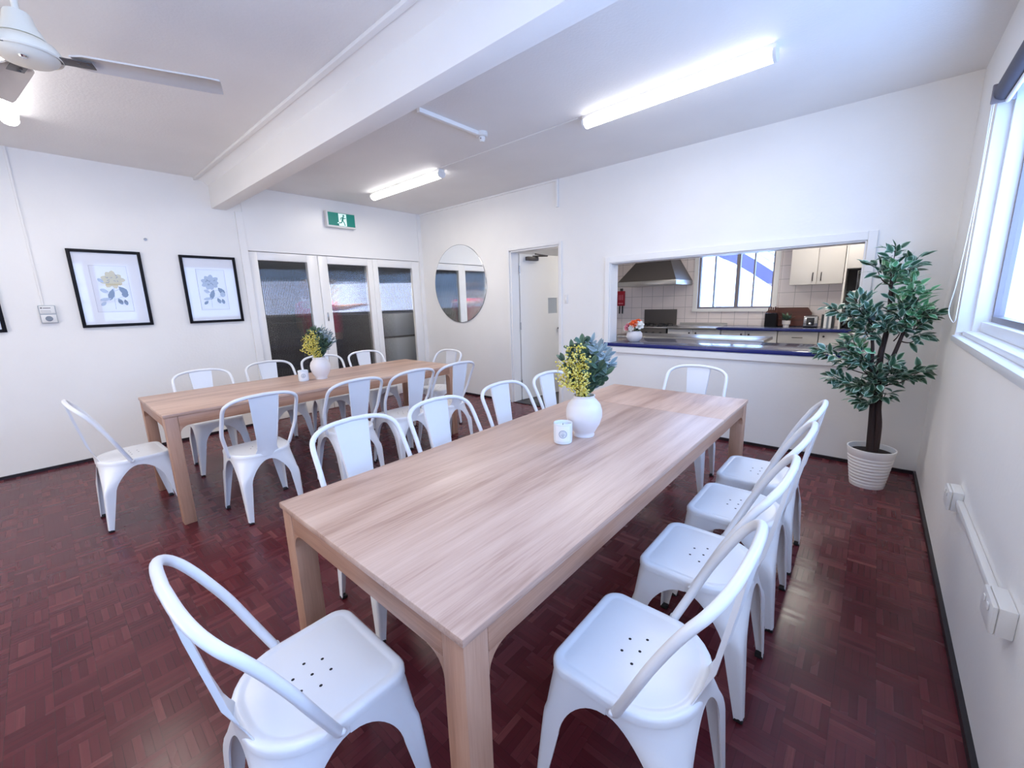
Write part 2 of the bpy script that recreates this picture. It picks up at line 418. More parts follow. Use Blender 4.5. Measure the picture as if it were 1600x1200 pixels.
for k in range(0, len(edges_y), 2):
    y1, y0 = edges_y[k], edges_y[k + 1]; z0, z1 = RZ0 + .085, RZ1 - .03; s = .03; X0, X1 = W + .125, W + .165
    bm = boxes(((X0, y0, z0), (X1, y0 + s, z1)), ((X0, y1 - s, z0), (X1, y1, z1)), ((X0, y0 + s, z0), (X1, y1 - s, z0 + s)), ((X0, y0 + s, z1 - s), (X1, y1 - s, z1)),
               *(() if k == 0 else (((X0 + .01, y0 + s, 1.60), (X1 - .01, y1 - s, 1.62)), ((X0 + .01, y0 + s, 1.93), (X1 - .01, y1 - s, 1.95)))))
    wobj('sash', bm, M['alu'], 0)
    wobj('pane', boxes(((W + .143, y0 + s, z0 + s), (W + .147, y1 - s, z1 - s))), M['glass'], 0)
b = thing('roller_blind', 'dark grey rolled-up roller blind above the right wall window', 'blind', (W - .02, -2.3, 2.36))
def bobj(name, bm, mat): 
    o = obj(name, bm, mat, b); o.matrix_parent_inverse = Matrix.Translation((.02 - W, 2.3, -2.36)); return o
bm = bmesh.new(); tube(bm, [(W + .016, -.765, 2.375), (W + .016, -3.9, 2.375)], .042, 24); bobj('blind_roll', bm, M['blind'])
bobj('bracket', boxes(((W - .03, -.758, 2.325), (W + .06, -.746, 2.42)), bev=.006), M['alu']); bobj('bracket', boxes(((W - .03, -3.925, 2.325), (W + .06, -3.902, 2.42)), bev=.006), M['alu'])
bm = bmesh.new(); tube(bm, [(W + .03, -.77, 2.325), (W + .03, -3.88, 2.325)], .010, 10); bobj('bottom_rail', bm, M['cord'])
bm = bmesh.new()
tube(bm, catmull([(W - .02, -.733, 2.34), (W - .018, -.735, 1.9), (W - .03, -.72, 1.45), (W - .04, -.70, 1.30), (W - .04, -.695, 1.255), (W - .03, -.72, 1.215), (W - .016, -.755, 1.20), (W - .014, -.765, 1.30), (W - .014, -.75, 1.9), (W - .014, -.745, 2.34)], 6), .0022, 6)
bobj('pull_cord', bm, M['cord'])

# ------------------------------------------------------------------ glazed sliding doors (left wall)
def reeded(y0, y1, z0, z1, x, amp=.0042, period=.0195):
    bm = bmesh.new(); n = int(round((y1 - y0) / period)) * 14
    fr, bk = [], []
    for i in range(n + 1):
        y = y0 + (y1 - y0) * i / n
        d = amp * abs(math.sin(PI * i / 14))
        fr.append((bm.verts.new((x + .003 + d, y, z0)), bm.verts.new((x + .003 + d, y, z1))))
        bk.append((bm.verts.new((x - .001, y, z0)), bm.verts.new((x - .001, y, z1))))
    for i in range(n):
        bm.faces.new((fr[i][0], fr[i + 1][0], fr[i + 1][1], fr[i][1]))
        bm.faces.new((bk[i + 1][0], bk[i][0], bk[i][1], bk[i + 1][1]))
        bm.faces.new((fr[i][1], fr[i + 1][1], bk[i + 1][1], bk[i][1])); bm.faces.new((fr[i + 1][0], fr[i][0], bk[i][0], bk[i + 1][0]))
    bm.faces.new((fr[0][0], fr[0][1], bk[0][1], bk[0][0])); bm.faces.new((fr[-1][1], fr[-1][0], bk[-1][0], bk[-1][1]))
    bmesh.ops.recalc_face_normals(bm, faces=bm.faces)
    return bm
door_defs = [(-2.468, -1.672, -2.375, -1.807, 1.948, -.040), (-1.664, -.880, -1.542, -.958, 1.943, -.046), (-.878, -.067, -.797, -.200, 1.936, -.040)]
for i, (y0, y1, p0, p1, zt, x) in enumerate(door_defs):
    zb = .16
    d = bpy.data.objects.new('door_%d' % (i + 2), None); COL.objects.link(d); d['kind'] = 'structure'; d['category'] = 'door'
    d['label'] = ['white sliding door with reeded glass nearest the framed prints', 'middle white sliding door with reeded glass and latch', 'white sliding door with reeded glass beside the room corner'][i]
    o = obj('door_frame', boxes(((x - .03, y0, .004), (x + .035, p0, LZ - .004)), ((x - .03, p1, .004), (x + .035, y1, LZ - .004)), ((x - .03, p0, .004), (x + .035, p1, zb)), ((x - .03, p0, zt), (x + .035, p1, LZ - .004)), bev=.003), M['gloss'], d)
    obj('glass_pane', reeded(p0 - .004, p1 + .004, zb - .004, zt + .004, x, .0042 if i < 2 else .0022), M['reed'], d, smooth=60)
    if i == 1:
        obj('latch', boxes(((x + .035, -1.622, 1.20), (x + .043, -1.60, 1.31)), ((x + .043, -1.618, 1.225), (x + .05, -1.604, 1.285)), bev=.003), M['steel'], d)

# ------------------------------------------------------------------ room behind the glass doors
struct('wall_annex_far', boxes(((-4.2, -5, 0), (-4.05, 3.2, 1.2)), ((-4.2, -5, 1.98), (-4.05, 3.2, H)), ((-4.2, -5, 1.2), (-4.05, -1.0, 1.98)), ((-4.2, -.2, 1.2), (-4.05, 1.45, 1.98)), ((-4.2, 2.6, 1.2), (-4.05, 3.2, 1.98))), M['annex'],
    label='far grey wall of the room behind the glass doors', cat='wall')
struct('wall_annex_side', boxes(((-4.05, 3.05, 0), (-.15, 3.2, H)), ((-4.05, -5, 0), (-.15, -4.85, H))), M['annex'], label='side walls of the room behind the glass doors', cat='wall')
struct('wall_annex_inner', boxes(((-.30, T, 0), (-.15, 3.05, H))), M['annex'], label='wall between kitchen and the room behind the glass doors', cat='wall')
for n, (a, c) in enumerate(((-1.0, -.2), (1.45, 2.6))):
    wr = bpy.data.objects.new('window_%d' % (n + 3), None); COL.objects.link(wr); wr['kind'] = 'structure'; wr['category'] = 'window'
    wr['label'] = ['bright far window seen through the left glass door', 'bright far window seen through the right glass door'][n]
    m_ = (a + c) / 2
    obj('window_frame', boxes(((-4.16, a, 1.2), (-4.1, a + .04, 1.98)), ((-4.16, c - .04, 1.2), (-4.1, c, 1.98)), ((-4.16, a + .04, 1.2), (-4.1, c - .04, 1.24)), ((-4.16, a + .04, 1.94), (-4.1, c - .04, 1.98)), ((-4.16, m_ - .02, 1.24), (-4.1, m_ + .02, 1.94))), M['frame_white'], wr, smooth=0)
    for q0, q1 in ((a + .04, m_ - .02), (m_ + .02, c - .04)):
        obj('pane', boxes(((-4.132, q0, 1.24), (-4.128, q1, 1.94))), M['annex_glass'], wr, smooth=0)
f = thing('refrigerator', 'grey two-door refrigerator behind the right reeded glass door', 'refrigerator', (-.85, .0, 0))
for z0, z1 in ((.06, .835), (.868, 1.24)):
    p = obj('fridge_door', boxes(((.285, -.36, z0), (.325, .36, z1)), bev=.006), M['fridge'], f)
obj('cabinet_body', boxes(((-.30, -.36, .02), (.275, .36, 1.24)), bev=.006), M['steel_dark'], f)
c_ = thing('sideboard', 'dark navy cabinet behind the middle reeded glass door', 'cabinet', (-2.2, .55, 0))
obj('cabinet_body', boxes(((-.25, -.55, .06), (.25, .55, 1.22)), bev=.006), M['navy'], c_)
for s in (-1, 1): obj('cabinet_door', boxes(((.252, .01 if s > 0 else -.53, .1), (.268, .53 if s > 0 else -.01, 1.18)), bev=.004), M['navy'], c_)
obj('plinth', boxes(((-.22, -.5, 0), (.22, .5, .058))), M['annex_dark'], c_)
c_ = thing('bookcase', 'dark low bookcase behind the left reeded glass door', 'bookcase', (-2.6, -1.5, 0))
obj('cabinet_body', boxes(((-.2, -.9, 0), (.18, .9, 1.12)), bev=.006), M['annex_dark'], c_)
for z in (.36, .70): obj('shelf', boxes(((.182, -.88, z), (.2, .88, z + .025))), M['navy'], c_)

# person in a red shirt behind the glass
def skin_mesh(name, verts, edges, radii, mat, parent, root=0, sub=2):
    me = bpy.data.meshes.new(name); me.from_pydata(verts, edges, [])
    o = bpy.data.objects.new(name, me); COL.objects.link(o); o.parent = parent
    me.materials.append(mat)
    sk = o.modifiers.new('skin', 'SKIN')
    lay = me.skin_vertices[0] if me.skin_vertices else None
    if lay is None:
        bmm = bmesh.new(); bmm.from_mesh(me); bmm.verts.layers.skin.verify(); bmm.to_mesh(me); bmm.free(); lay = me.skin_vertices[0]
    for i, r in enumerate(radii):
        lay.data[i].radius = r if isinstance(r, tuple) else (r, r)
        lay.data[i].use_root = (i == root)
    sk.use_smooth_shade = True
    ss = o.modifiers.new('sub', 'SUBSURF'); ss.levels = sub; ss.render_levels = sub
    return o
pr = thing('person', 'person in a red shirt with one arm stretched out, behind the reeded glass', 'person', (-.42, -1.47, 0))
# person faces +Y (towards the right glass door), own left arm reaches forward
bv = [(0,0,.95),(0,0,1.10),(0,-.01,1.28),(0,-.01,1.40),(0,.0,1.47),(0,.012,1.54),(0,.02,1.62),(0,.01,1.70),
      (.17,-.01,1.40),(.21,.16,1.36),(.20,.40,1.39),(.20,.475,1.40),           # arm reaching forward
      (-.17,-.01,1.40),(-.225,-.02,1.14),(-.215,.05,.90),(-.21,.07,.83),       # hanging arm
      (.09,0,.90),(.095,.01,.50),(.095,-.01,.09),(.10,.11,.035),(-.09,0,.90),(-.095,.01,.50),(-.095,-.01,.09),(-.10,.11,.035)]
be = [(0,1),(1,2),(2,3),(3,4),(4,5),(5,6),(6,7),(3,8),(8,9),(9,10),(10,11),(3,12),(12,13),(13,14),(14,15),(0,16),(16,17),(17,18),(18,19),(0,20),(20,21),(21,22),(22,23)]
brd = [(.15,.10),(.13,.09),(.15,.10),(.13,.085),.055,.055,(.085,.10),(.06,.075),.062,.045,.03,.028,.062,.045,.03,.028,.085,.056,.04,.032,.085,.056,.04,.032]
for side, (hx, hy, hz), dirv in ((1, (.20, .475, 1.40), Vector((0, 1, .05))), (-1, (-.21, .07, .83), Vector((0, .2, -1)))):
    hi = 11 if side > 0 else 15
    dn = dirv.normalized(); perp = Vector((1, 0, 0)); bend = Vector((0, -.3, -1)) if side > 0 else Vector((0, 1, 0))
    for k, (off, ln) in enumerate(((-.030, .062), (-.010, .075), (.010, .070), (.030, .055))):
        b0 = Vector((hx, hy, hz)) + dn * .05 + perp * off
        i0 = len(bv); bv.append(tuple(b0)); bv.append(tuple(b0 + dn * ln * .6)); bv.append(tuple(b0 + dn * ln + bend * .018))
        brd += [.0105, .009, .0075]; be += [(hi, i0), (i0, i0 + 1), (i0 + 1, i0 + 2)]
    b0 = Vector((hx, hy, hz)) + dn * .01 - perp * .035 * side
    i0 = len(bv); bv.append(tuple(b0)); bv.append(tuple(b0 + dn * .04 - perp * .022 * side)); brd += [.011, .009]; be += [(hi, i0), (i0, i0 + 1)]
body = skin_mesh('body', bv, be, brd, M['skin'], pr)
sv = [(0,0,.93),(0,0,1.10),(0,-.01,1.28),(0,-.01,1.405),(.17,-.01,1.40),(.205,.10,1.372),(-.17,-.01,1.40),(-.212,-.015,1.22),(0,.0,1.45)]
se = [(0,1),(1,2),(2,3),(3,4),(4,5),(3,6),(6,7),(3,8)]
skin_mesh('shirt', sv, se, [(.175,.125),(.15,.11),(.17,.12),(.145,.10),.08,.066,.08,.066,.062], M['shirt'], pr)
tv = [(0,0,.98),(.09,0,.88),(.096,.01,.50),(.096,-.01,.10),(-.09,0,.88),(-.096,.01,.50),(-.096,-.01,.10)]
skin_mesh('trousers', tv, [(0,1),(1,2),(2,3),(0,4),(4,5),(5,6)], [(.165,.115),.10,.072,.06,.10,.072,.06], M['trouser'], pr)
for s in (-1, 1):
    bm = bmesh.new(); prism(bm, [(-.06, 0), (.19, 0), (.20, .03), (.13, .06), (.03, .10), (-.06, .10)], 'X', s * .10 - .045, s * .10 + .045)
    obj('shoe', bm, M['annex_dark'], pr)
bm = bmesh.new(); blob(bm, (0, -.012, 1.68), .105, 0, 3, (1, 1.08, .95)); blob(bm, (0, -.055, 1.60), .085, 0, 3, (1, .8, 1.2)); obj('hair', bm, M['hair'], pr)
for s in (-1, 1):
    bm = bmesh.new(); blob(bm, (s * .033, .112, 1.645), .011, 0, 2); obj('eye', bm, M['annex_dark'], pr)
    bm = bmesh.new(); blob(bm, (s * .088, .01, 1.62), .022, 0, 2, (.4, .8, 1.3)); obj('ear', bm, M['skin'], pr)
bm = bmesh.new(); blob(bm, (0, .122, 1.615), .016, 0, 2, (.8, 1.1, 1.5)); obj('nose', bm, M['skin'], pr)
bm = bmesh.new(); blob(bm, (0, .108, 1.575), .022, 0, 2, (1.1, .4, .3)); obj('mouth', bm, M['terra'], pr)

# ------------------------------------------------------------------ kitchen door (door_1)
struct('trim_6', boxes(((1.81, -.018, 0), (DX0, 0, 2.065)), ((DX1, -.018, 0), (2.675, 0, 2.065)), ((DX0, -.018, DZ), (DX1, 0, 2.065)),
    ((DX0, 0, 0), (DX0 + .025, T, DZ)), ((DX1 - .02, 0, 0), (DX1, T, DZ)), ((DX0, 0, DZ - .02), (DX1, T, DZ)), bev=.003), M['gloss'], label='white timber frame of the kitchen doorway', cat='door frame')
struct('trim_7', boxes(((DX0, 0.0, -.0005), (DX1, T, .010))), M['dark_trim'], label='dark threshold strip in the kitchen doorway', cat='threshold')
dr = bpy.data.objects.new('door_1', None); COL.objects.link(dr); dr['kind'] = 'structure'; dr['label'] = 'white kitchen door standing open with small window'; dr['category'] = 'door'
dr.location = (DX0 + .035, T + .01, 0); dr.rotation_euler = (0, 0, math.radians(80))
# leaf in local space: x along the leaf from hinge, y = thickness, our visible side is local -y
bm = boxes(((0, 0, .012), (.78, .04, 1.20)), ((0, 0, 1.42), (.78, .04, 2.005)), ((0, 0, 1.20), (.52, .04, 1.42)), ((.70, 0, 1.20), (.78, .04, 1.42)))
obj('door_leaf', bm, M['gloss'], dr, smooth=0)
obj('vision_panel', boxes(((.52, .012, 1.20), (.70, .028, 1.42))), M['panel_grey'], dr, smooth=0)
bm = bmesh.new(); lathe(bm, [(.012, 0), (.012, -.025), (.026, -.035), (.028, -.055), (.018, -.064), (.001, -.066)], (.72, 0, .98), 20, 0, 'Y'); obj('knob', bm, M['handle'], dr)
bm = boxes(((.10, -.055, 1.92), (.30, 0, 1.97)), bev=.006); tube(bm, [(.2, -.045, 1.975), (.42, -.10, 1.985)], .010, 8); tube(bm, [(.42, -.10, 1.985), (.14, -.16, 1.99)], .009, 8)
obj('door_closer', bm, M['steel_dark'], dr)
for z in (.25, 1.05, 1.8):
    bm = bmesh.new(); lathe(bm, [(.008, z - .05), (.008, z + .05)], (-.008, -.006, 0), 10); obj('hinge', bm, M['steel'], dr)

# ------------------------------------------------------------------ serving hatch
struct('trim_8', boxes(((HX0 - .055, -.016, HZ0 - .035), (HX0, 0, HZ1 + .065)), ((HX0, -.016, HZ1), (HX1, 0, HZ1 + .065)), ((HX1, -.016, HZ0 - .035), (HX1 + .055, 0, HZ1 + .065)),
    ((HX0 - .0, 0, HZ0 + .035), (HX0 + .015, T + .01, HZ1)), ((HX1 - .015, 0, HZ0 + .035), (HX1, T + .01, HZ1)), ((HX0 + .015, 0, HZ1 - .012), (HX1 - .015, T + .01, HZ1)), bev=.003), M['gloss'], label='white timber frame around the serving hatch', cat='hatch frame')
struct('trim_9', boxes(((HX0 - .02, -.022, .795), (HX1 + .02, 0, .862)), bev=.004), M['gloss'], label='white apron board under the blue hatch counter', cat='trim')
hc = thing('hatch_counter', 'long blue edged counter running through the serving hatch', 'counter', (4.37, .3, .865))
obj('worktop', boxes(((HX0 + .016 - 4.37, -.30, .0005), (HX1 - .016 - 4.37, .345, .035)), bev=.004), M['blue_top'], hc)
obj('front_edge', boxes(((HX0 - 4.37 - .045, -.33, .0), (HX1 - 4.37 + .045, -.318, .036)), bev=.003), M['blue_edge'], hc)
struct('trim_10', boxes(((2.72, T + .008, 0), (W, T + .03, .86)),), M['kwall'], label='kitchen side boarding below the hatch counter', cat='boarding')
struct('hatch_cupboard_base', boxes(((HX0, T + .035, 0), (HX1 + .4, .60, .862))), M['cab'])  # cupboard base under the hatch counter, unseen from the dining room

# ------------------------------------------------------------------ kitchen shell
KX0, KX1 = 3.20, 4.31; KZ0, KZ1 = 1.17, 2.12
struct('wall_kitchen_back', boxes(((-.15, KY, 0), (KX0, KY + .12, H)), ((KX1, KY, 0), (W + .2, KY + .12, H)), ((KX0, KY, 0), (KX1, KY + .12, KZ0)), ((KX0, KY, KZ1), (KX1, KY + .12, H))), M['ktile'], label='white tiled far wall of the kitchen', cat='wall')
struct('wall_kitchen_left', boxes(((1.35, T, 0), (1.5, KY, H))), M['kwall'], label='left wall of the kitchen', cat='wall')
struct('wall_kitchen_right', boxes(((W, T, 0), (W + .2, KY, H))), M['kwall'], label='right wall of the kitchen', cat='wall')
kw = bpy.data.objects.new('window_2', None); COL.objects.link(kw); kw['kind'] = 'structure'; kw['label'] = 'bright kitchen window above the far counter'; kw['category'] = 'window'
obj('window_casing', boxes(((KX0 - .07, KY - .018, KZ0 - .05), (KX0, KY, KZ1 + .05)), ((KX1, KY - .018, KZ0 - .05), (KX1 + .07, KY, KZ1 + .05)), ((KX0, KY - .018, KZ1), (KX1, KY, KZ1 + .05)), ((KX0 - .07, KY - .04, KZ0 - .05), (KX1 + .07, KY, KZ0))), M['gloss'], kw, smooth=0)
obj('window_frame', boxes(((KX0, KY + .02, KZ0), (KX0 + .03, KY + .09, KZ1)), ((KX1 - .025, KY + .02, KZ0), (KX1, KY + .09, KZ1)), ((KX0 + .03, KY + .02, KZ0), (KX1 - .025, KY + .09, KZ0 + .03)), ((KX0 + .03, KY + .02, KZ1 - .03), (KX1 - .025, KY + .09, KZ1))), M['alu'], kw, smooth=0)
for x, w in ((3.45, .010), (3.80, .028), (4.03, .010)):
    obj('mullion', boxes(((x - w, KY + .02, KZ0 + .03), (x + w, KY + .08, KZ1 - .03))), M['alu'], kw, smooth=0)
for q0, q1 in ((KX0 + .03, 3.44), (3.46, 3.772), (3.828, 4.02), (4.04, KX1 - .025)):
    obj('pane', boxes(((q0, KY + .048, KZ0 + .03), (q1, KY + .052, KZ1 - .03))), M['glass'], kw, smooth=0)
# outside: blue stair stringer crossing the window
es = thing('outdoor_stair', 'blue outdoor stair seen through the kitchen window', 'stair', (4.0, 4.9, 0))
bm = bmesh.new()
pts = [(-1.4, 2.50), (-.93, 2.28), (-.6, 2.11), (-.3, 1.91), (.05, 1.65), (.5, 1.30), (1.1, .85)]
top = [(x, z + .135) for x, z in pts]; bot = [(x, z - .135) for x, z in reversed(pts)]
prism(bm, top + bot, 'Y', -.05, .05); obj('stringer', bm, M['stair'], es)
bm = bmesh.new(); tube(bm, [(x, -.02, z + .43) for x, z in pts], .022, 8); tube(bm, [(x, -.02, z + .28) for x, z in pts], .015, 8); obj('handrail', bm, M['panel_grey'], es)
obj('support_post', boxes(((.58, -.04, -.0), (.66, .04, 1.55))), M['ext'], es); obj('support_post', boxes(((-.9, -.04, 0), (-.82, .04, 2.5))), M['ext'], es)
bm = bmesh.new()
for k in range(9): box(bm, (.30 + k * .07, .5, 0), (.325 + k * .07, .53, 1.55))
box(bm, (.25, .48, 1.05), (.95, .55, 1.12)); 
fn = obj('paling_fence', bm, M['terra'], None, (4.0, 4.9, 0)); tag(fn, 'pinkish paling fence low outside the kitchen window', 'fence')
struct('ground_outside', boxes(((-2, KY + .12, -.1), (9, 12, -.02))), M['ext'], label='pale paved yard outside the kitchen window', cat='ground')

# ------------------------------------------------------------------ kitchen furniture
def handle_bar(bm, p0, p1, out, r=.005):
    o = Vector(out); a = Vector(p0); c = Vector(p1); d = (c - a)
    tube(bm, catmull([a, a + d * .06 + o * .8, a + d * .25 + o, a + d * .75 + o, a + d * .94 + o * .8, c], 4), r, 8)
def base_cabinet(name, label, x0, x1, fronts, y0=2.765, top=.862):
    t = thing(name, label, 'cabinet', ((x0 + x1) / 2, (y0 + KY) / 2, 0), 0, 'base cabinets along the far kitchen wall')
    ox, oy = (x0 + x1) / 2, (y0 + KY) / 2
    obj('carcass', boxes(((x0 - ox + .002, y0 + .022 - oy, .1), (x1 - ox - .002, KY - .004 - oy, top))), M['cab'], t, smooth=0)
    obj('plinth', boxes(((x0 - ox + .002, y0 + .06 - oy, 0), (x1 - ox - .002, KY - .1 - oy, .099))), M['steel_dark'], t, smooth=0)
    for kind, a, c, z0, z1, h in fronts:
        f_ = obj('drawer' if kind == 'drawer' else 'door', boxes(((a - ox + .003, y0 - oy, z0), (c - ox - .003, y0 + .02 - oy, z1)), bev=.003), M['cab'], t)
        bm = bmesh.new()
        if kind == 'drawer': handle_bar(bm, ((a + c) / 2 - ox - .06, y0 - oy, h), ((a + c) / 2 - ox + .06, y0 - oy, h), (0, -.028, 0))
        else: lathe(bm, [(.006, 0), (.006, -.015), (.014, -.022), (.012, -.032), (.001, -.034)], (h[0] - ox, y0 - oy, h[1]), 12, 0, 'Y')
        obj('handle' if kind == 'drawer' else 'knob', bm, M['handle'], f_)
    return t
base_cabinet('base_cabinet', 'white two-door base cabinet under the window', 3.76, 4.51, [('door', 3.76, 4.10, .11, .855, (4.05, .80)), ('door', 4.10, 4.51, .11, .855, (4.15, .80))])
base_cabinet('base_cabinet', 'white base cabinet with drawers below the chopping boards', 4.515, 4.99, [('drawer', 4.515, 4.99, .69, .855, .775), ('drawer', 4.515, 4.99, .40, .685, .56), ('drawer', 4.515, 4.99, .11, .395, .27)])
base_cabinet('base_cabinet', 'white base cabinet at the right end below the toaster', 4.995, 5.50, [('door', 4.995, 5.50, .11, .855, (5.05, .80))])
base_cabinet('base_cabinet', 'white base cabinet beside the gas range', 2.93, 3.755, [('door', 2.93, 3.34, .11, .855, (3.29, .80)), ('door', 3.34, 3.755, .11, .855, (3.39, .80))])
wt = thing('kitchen_worktop', 'long blue edged worktop along the far kitchen wall', 'worktop', (4.6, 3.05, .863))
obj('worktop', boxes(((-.88, -.318, .0), (.90, .305, .036)), bev=.004), M['blue_top'], wt)
obj('front_edge', boxes(((-.885, -.332, -.001), (.90, -.319, .037)), bev=.003), M['blue_edge'], wt)
sb = thing('steel_worktop', 'stainless steel worktop between the range and blue worktop', 'worktop', (3.31, 3.05, .863))
obj('worktop', boxes(((-.38, -.33, .0), (.39, .305, .034)), bev=.004), M['steel'], sb)
obj('upstand', boxes(((-.38, .29, .0345), (.39, .305, .07))), M['steel'], sb)
# gas range + splash panel + hood
rg = thing('gas_range', 'black and steel gas range under the hood', 'stove', (2.57, 3.0, 0))
obj('oven_body', boxes(((-.34, -.24, .08), (.34, .33, .86)), bev=.005), M['oven'], rg)
obj('hob', boxes(((-.345, -.25, .861), (.345, .33, .885)), bev=.004), M['steel'], rg)
dd = obj('oven_door', boxes(((-.33, -.265, .15), (.33, -.242, .70)), bev=.005), M['oven'], rg)
bm = bmesh.new(); handle_bar(bm, (-.27, -.265, .66), (.27, -.265, .66), (0, -.04, 0), .009); obj('handle', bm, M['chrome'], dd)
obj('knob_panel', boxes(((-.335, -.262, .71), (.335, -.242, .855)), bev=.003), M['steel_dark'], rg)
for k in range(5):
    bm = bmesh.new(); lathe(bm, [(.02, 0), (.018, -.025), (.001, -.026)], (-.25 + k * .125, -.262, .785), 14, 0, 'Y'); obj('knob', bm, M['oven'], rg)
for gx in (-.17, .17):
    for gy in (-.1, .18):
        bm = bmesh.new(); lathe(bm, [(.045, .886), (.045, .90), (.001, .902)], (gx, gy, 0), 16)
        for a in range(4):
            ca, sa = math.cos(a * PI / 2), math.sin(a * PI / 2); tube(bm, [(gx + .02 * ca, gy + .02 * sa, .918), (gx + .12 * ca, gy + .12 * sa, .918), (gx + .12 * ca, gy + .12 * sa, .886)], .006, 6)
        obj('burner', bm, M['oven'], rg)
for s in (-1, 1): 
    for q in (-.2, .28): obj('leg', boxes(((s * .3 - .02, q - .02, 0), (s * .3 + .02, q + .02, .079))), M['steel'], rg)
obj('splash_back', boxes(((-.30, .332, .89), (.30, .345, 1.165)), bev=.003), M['steel_dark'], rg)
hd = thing('range_hood', 'grey steel canopy hood over the range', 'hood', (2.6, 2.97, 1.58))
bm = bmesh.new()
lo_, hi_ = [(-.50, -.40), (.50, -.40), (.50, .385), (-.50, .385)], [(-.24, -.05), (.24, -.05), (.24, .385), (-.24, .385)]
v0 = [bm.verts.new((*p, .075)) for p in lo_]; v1 = [bm.verts.new((*p, .50)) for p in hi_]
for k in range(4): bm.faces.new((v0[k], v0[(k + 1) % 4], v1[(k + 1) % 4], v1[k]))
bm.faces.new(v1); bm.faces.new(list(reversed(v0))); obj('canopy', bm, M['steel_dark'], hd, smooth=0)
obj('rim', boxes(((-.505, -.405, 0), (.505, .385, .0745)), bev=.004), M['steel'], hd)
obj('duct', boxes(((-.2, -.02, .501), (.2, .385, H - 1.58))), M['steel'], hd, smooth=0)
# steel bench in the middle
bn = thing('steel_bench', 'stainless steel bench in the middle of the kitchen', 'bench', (3.75, 1.28, 0))
obj('bench_top', boxes(((-.95, -.27, .85), (.90, .27, .885)), bev=.006), M['steel'], bn)
for sx in (-.88, .83):
    for sy in (-.22, .22): bm = bmesh.new(); tube(bm, [(sx, sy, .0), (sx, sy, .849)], .02, 12); obj('leg', bm, M['steel'], bn)
obj('shelf', boxes(((-.85, -.2, .25), (.80, .2, .27))), M['steel'], bn)
# wall cupboard
wc = thing('wall_cupboard', 'white two-door wall cupboard above the toaster', 'cupboard', (4.875, 3.19, 1.50))
obj('carcass', boxes(((-.315, -.14, 0), (.29, .166, .68))), M['cab'], wc, smooth=0)
for s, a, c_x in ((-1, -.315, -.004), (1, .002, .29)):
    f_ = obj('door', boxes(((a + .002, -.162, .0), (c_x, -.142, .68)), bev=.003), M['cab'], wc)
    bm = bmesh.new(); hx = -.045 if s < 0 else .05; handle_bar(bm, (hx, -.162, .05), (hx, -.162, .16), (0, -.026, 0), .006); obj('handle', bm, M['handle'], f_)
# tall unit with open niche
tu = thing('tall_cupboard', 'white tall cupboard unit with an open niche, behind the potted tree', 'cupboard', (5.52, 3.05, 0))
obj('side_panel', boxes(((-.335, -.27, .90), (-.315, .305, 2.2))), M['cab'], tu, smooth=0)
obj('side_panel', boxes(((.315, -.27, .90), (.335, .305, 2.2))), M['cab'], tu, smooth=0)
obj('upper_box', boxes(((-.314, -.25, 1.68), (.314, .305, 2.2))), M['cab'], tu, smooth=0)
for s, a, c_x in ((-1, -.314, -.002), (1, .002, .314)):
    f_ = obj('door', boxes(((a, -.272, 1.68), (c_x, -.252, 2.2)), bev=.003), M['cab'], tu)
    bm = bmesh.new(); hx = -.10 if s < 0 else .06; handle_bar(bm, (hx, -.272, 1.73), (hx, -.272, 1.84), (0, -.026, 0), .006); obj('handle', bm, M['handle'], f_)
obj('back_panel', boxes(((-.314, .28, .90), (.314, .305, 1.679))), M['steel_dark'], tu, smooth=0)
mw = thing('microwave', 'black microwave in the niche of the tall cupboard', 'microwave', (5.56, 3.03, 1.40))
obj('shelf_board', boxes(((-.27, -.22, -.022), (.27, .24, -.001))), M['cab'], mw, smooth=0)
obj('oven_case', boxes(((-.24, -.2, 0), (.24, .2, .25)), bev=.006), M['steel'], mw)
obj('oven_door', boxes(((-.235, -.215, .01), (.12, -.201, .24)), bev=.004), M['oven'], mw)
obj('button_panel', boxes(((.125, -.213, .01), (.235, -.201, .24)), bev=.003), M['oven'], mw)
# things on the far worktop
WZ = .900
cb = bmesh.new()
prism(cb, [(-.22, 0), (.22, 0), (.22, .20), (.18, .26), (-.18, .26), (-.22, .20)], 'Y', -.012, .012)
def cut_board(name, label, x, y, tilt, sx, rz=0):
    bm = bmesh.new(); w = .26 * sx
    prism(bm, [(-w, 0), (w, 0), (w + .01, .19), (w - .045, .275), (-w + .045, .275), (-w - .01, .19)], 'Y', -.012, .012)
    bmesh.ops.bevel(bm, geom=list(bm.edges), offset=.004, segments=2, affect='EDGES')
    o = obj(name, bm, M['board'], None, (x, y, WZ + .004)); o.rotation_euler = (tilt, 0, rz); return tag(o, label, 'chopping board', 'wooden chopping boards on the far worktop')
cb.free()
cut_board('chopping_board', 'dark red wooden chopping board leaning on tiles behind the knife block', 4.50, 3.29, math.radians(-10), .95)
cut_board('chopping_board', 'dark red wooden chopping board leaning beside the toaster', 4.63, 3.235, math.radians(-9), .80)
kb = thing('knife_block', 'black knife block with wooden handled knives below the window', 'knife block', (4.37, 3.10, WZ))
bm = bmesh.new(); prism(bm, [(-.09, 0), (.09, 0), (.09, .15), (-.05, .205), (-.09, .20)], 'X', -.075, .075); bmesh.ops.bevel(bm, geom=list(bm.edges), offset=.004, segments=2, affect='EDGES'); obj('block', bm, M['black'], kb)
for k in range(5):
    bm = bmesh.new(); x = -.055 + k * .0275; tube(bm, [(x, .0, .16), (x + .004, .02, .235), (x + .006, .035, .285 + .01 * (k % 2))], [.007, .010, .009], 8); obj('knife_handle', bm, M['pink'] if False else M['board'], kb)
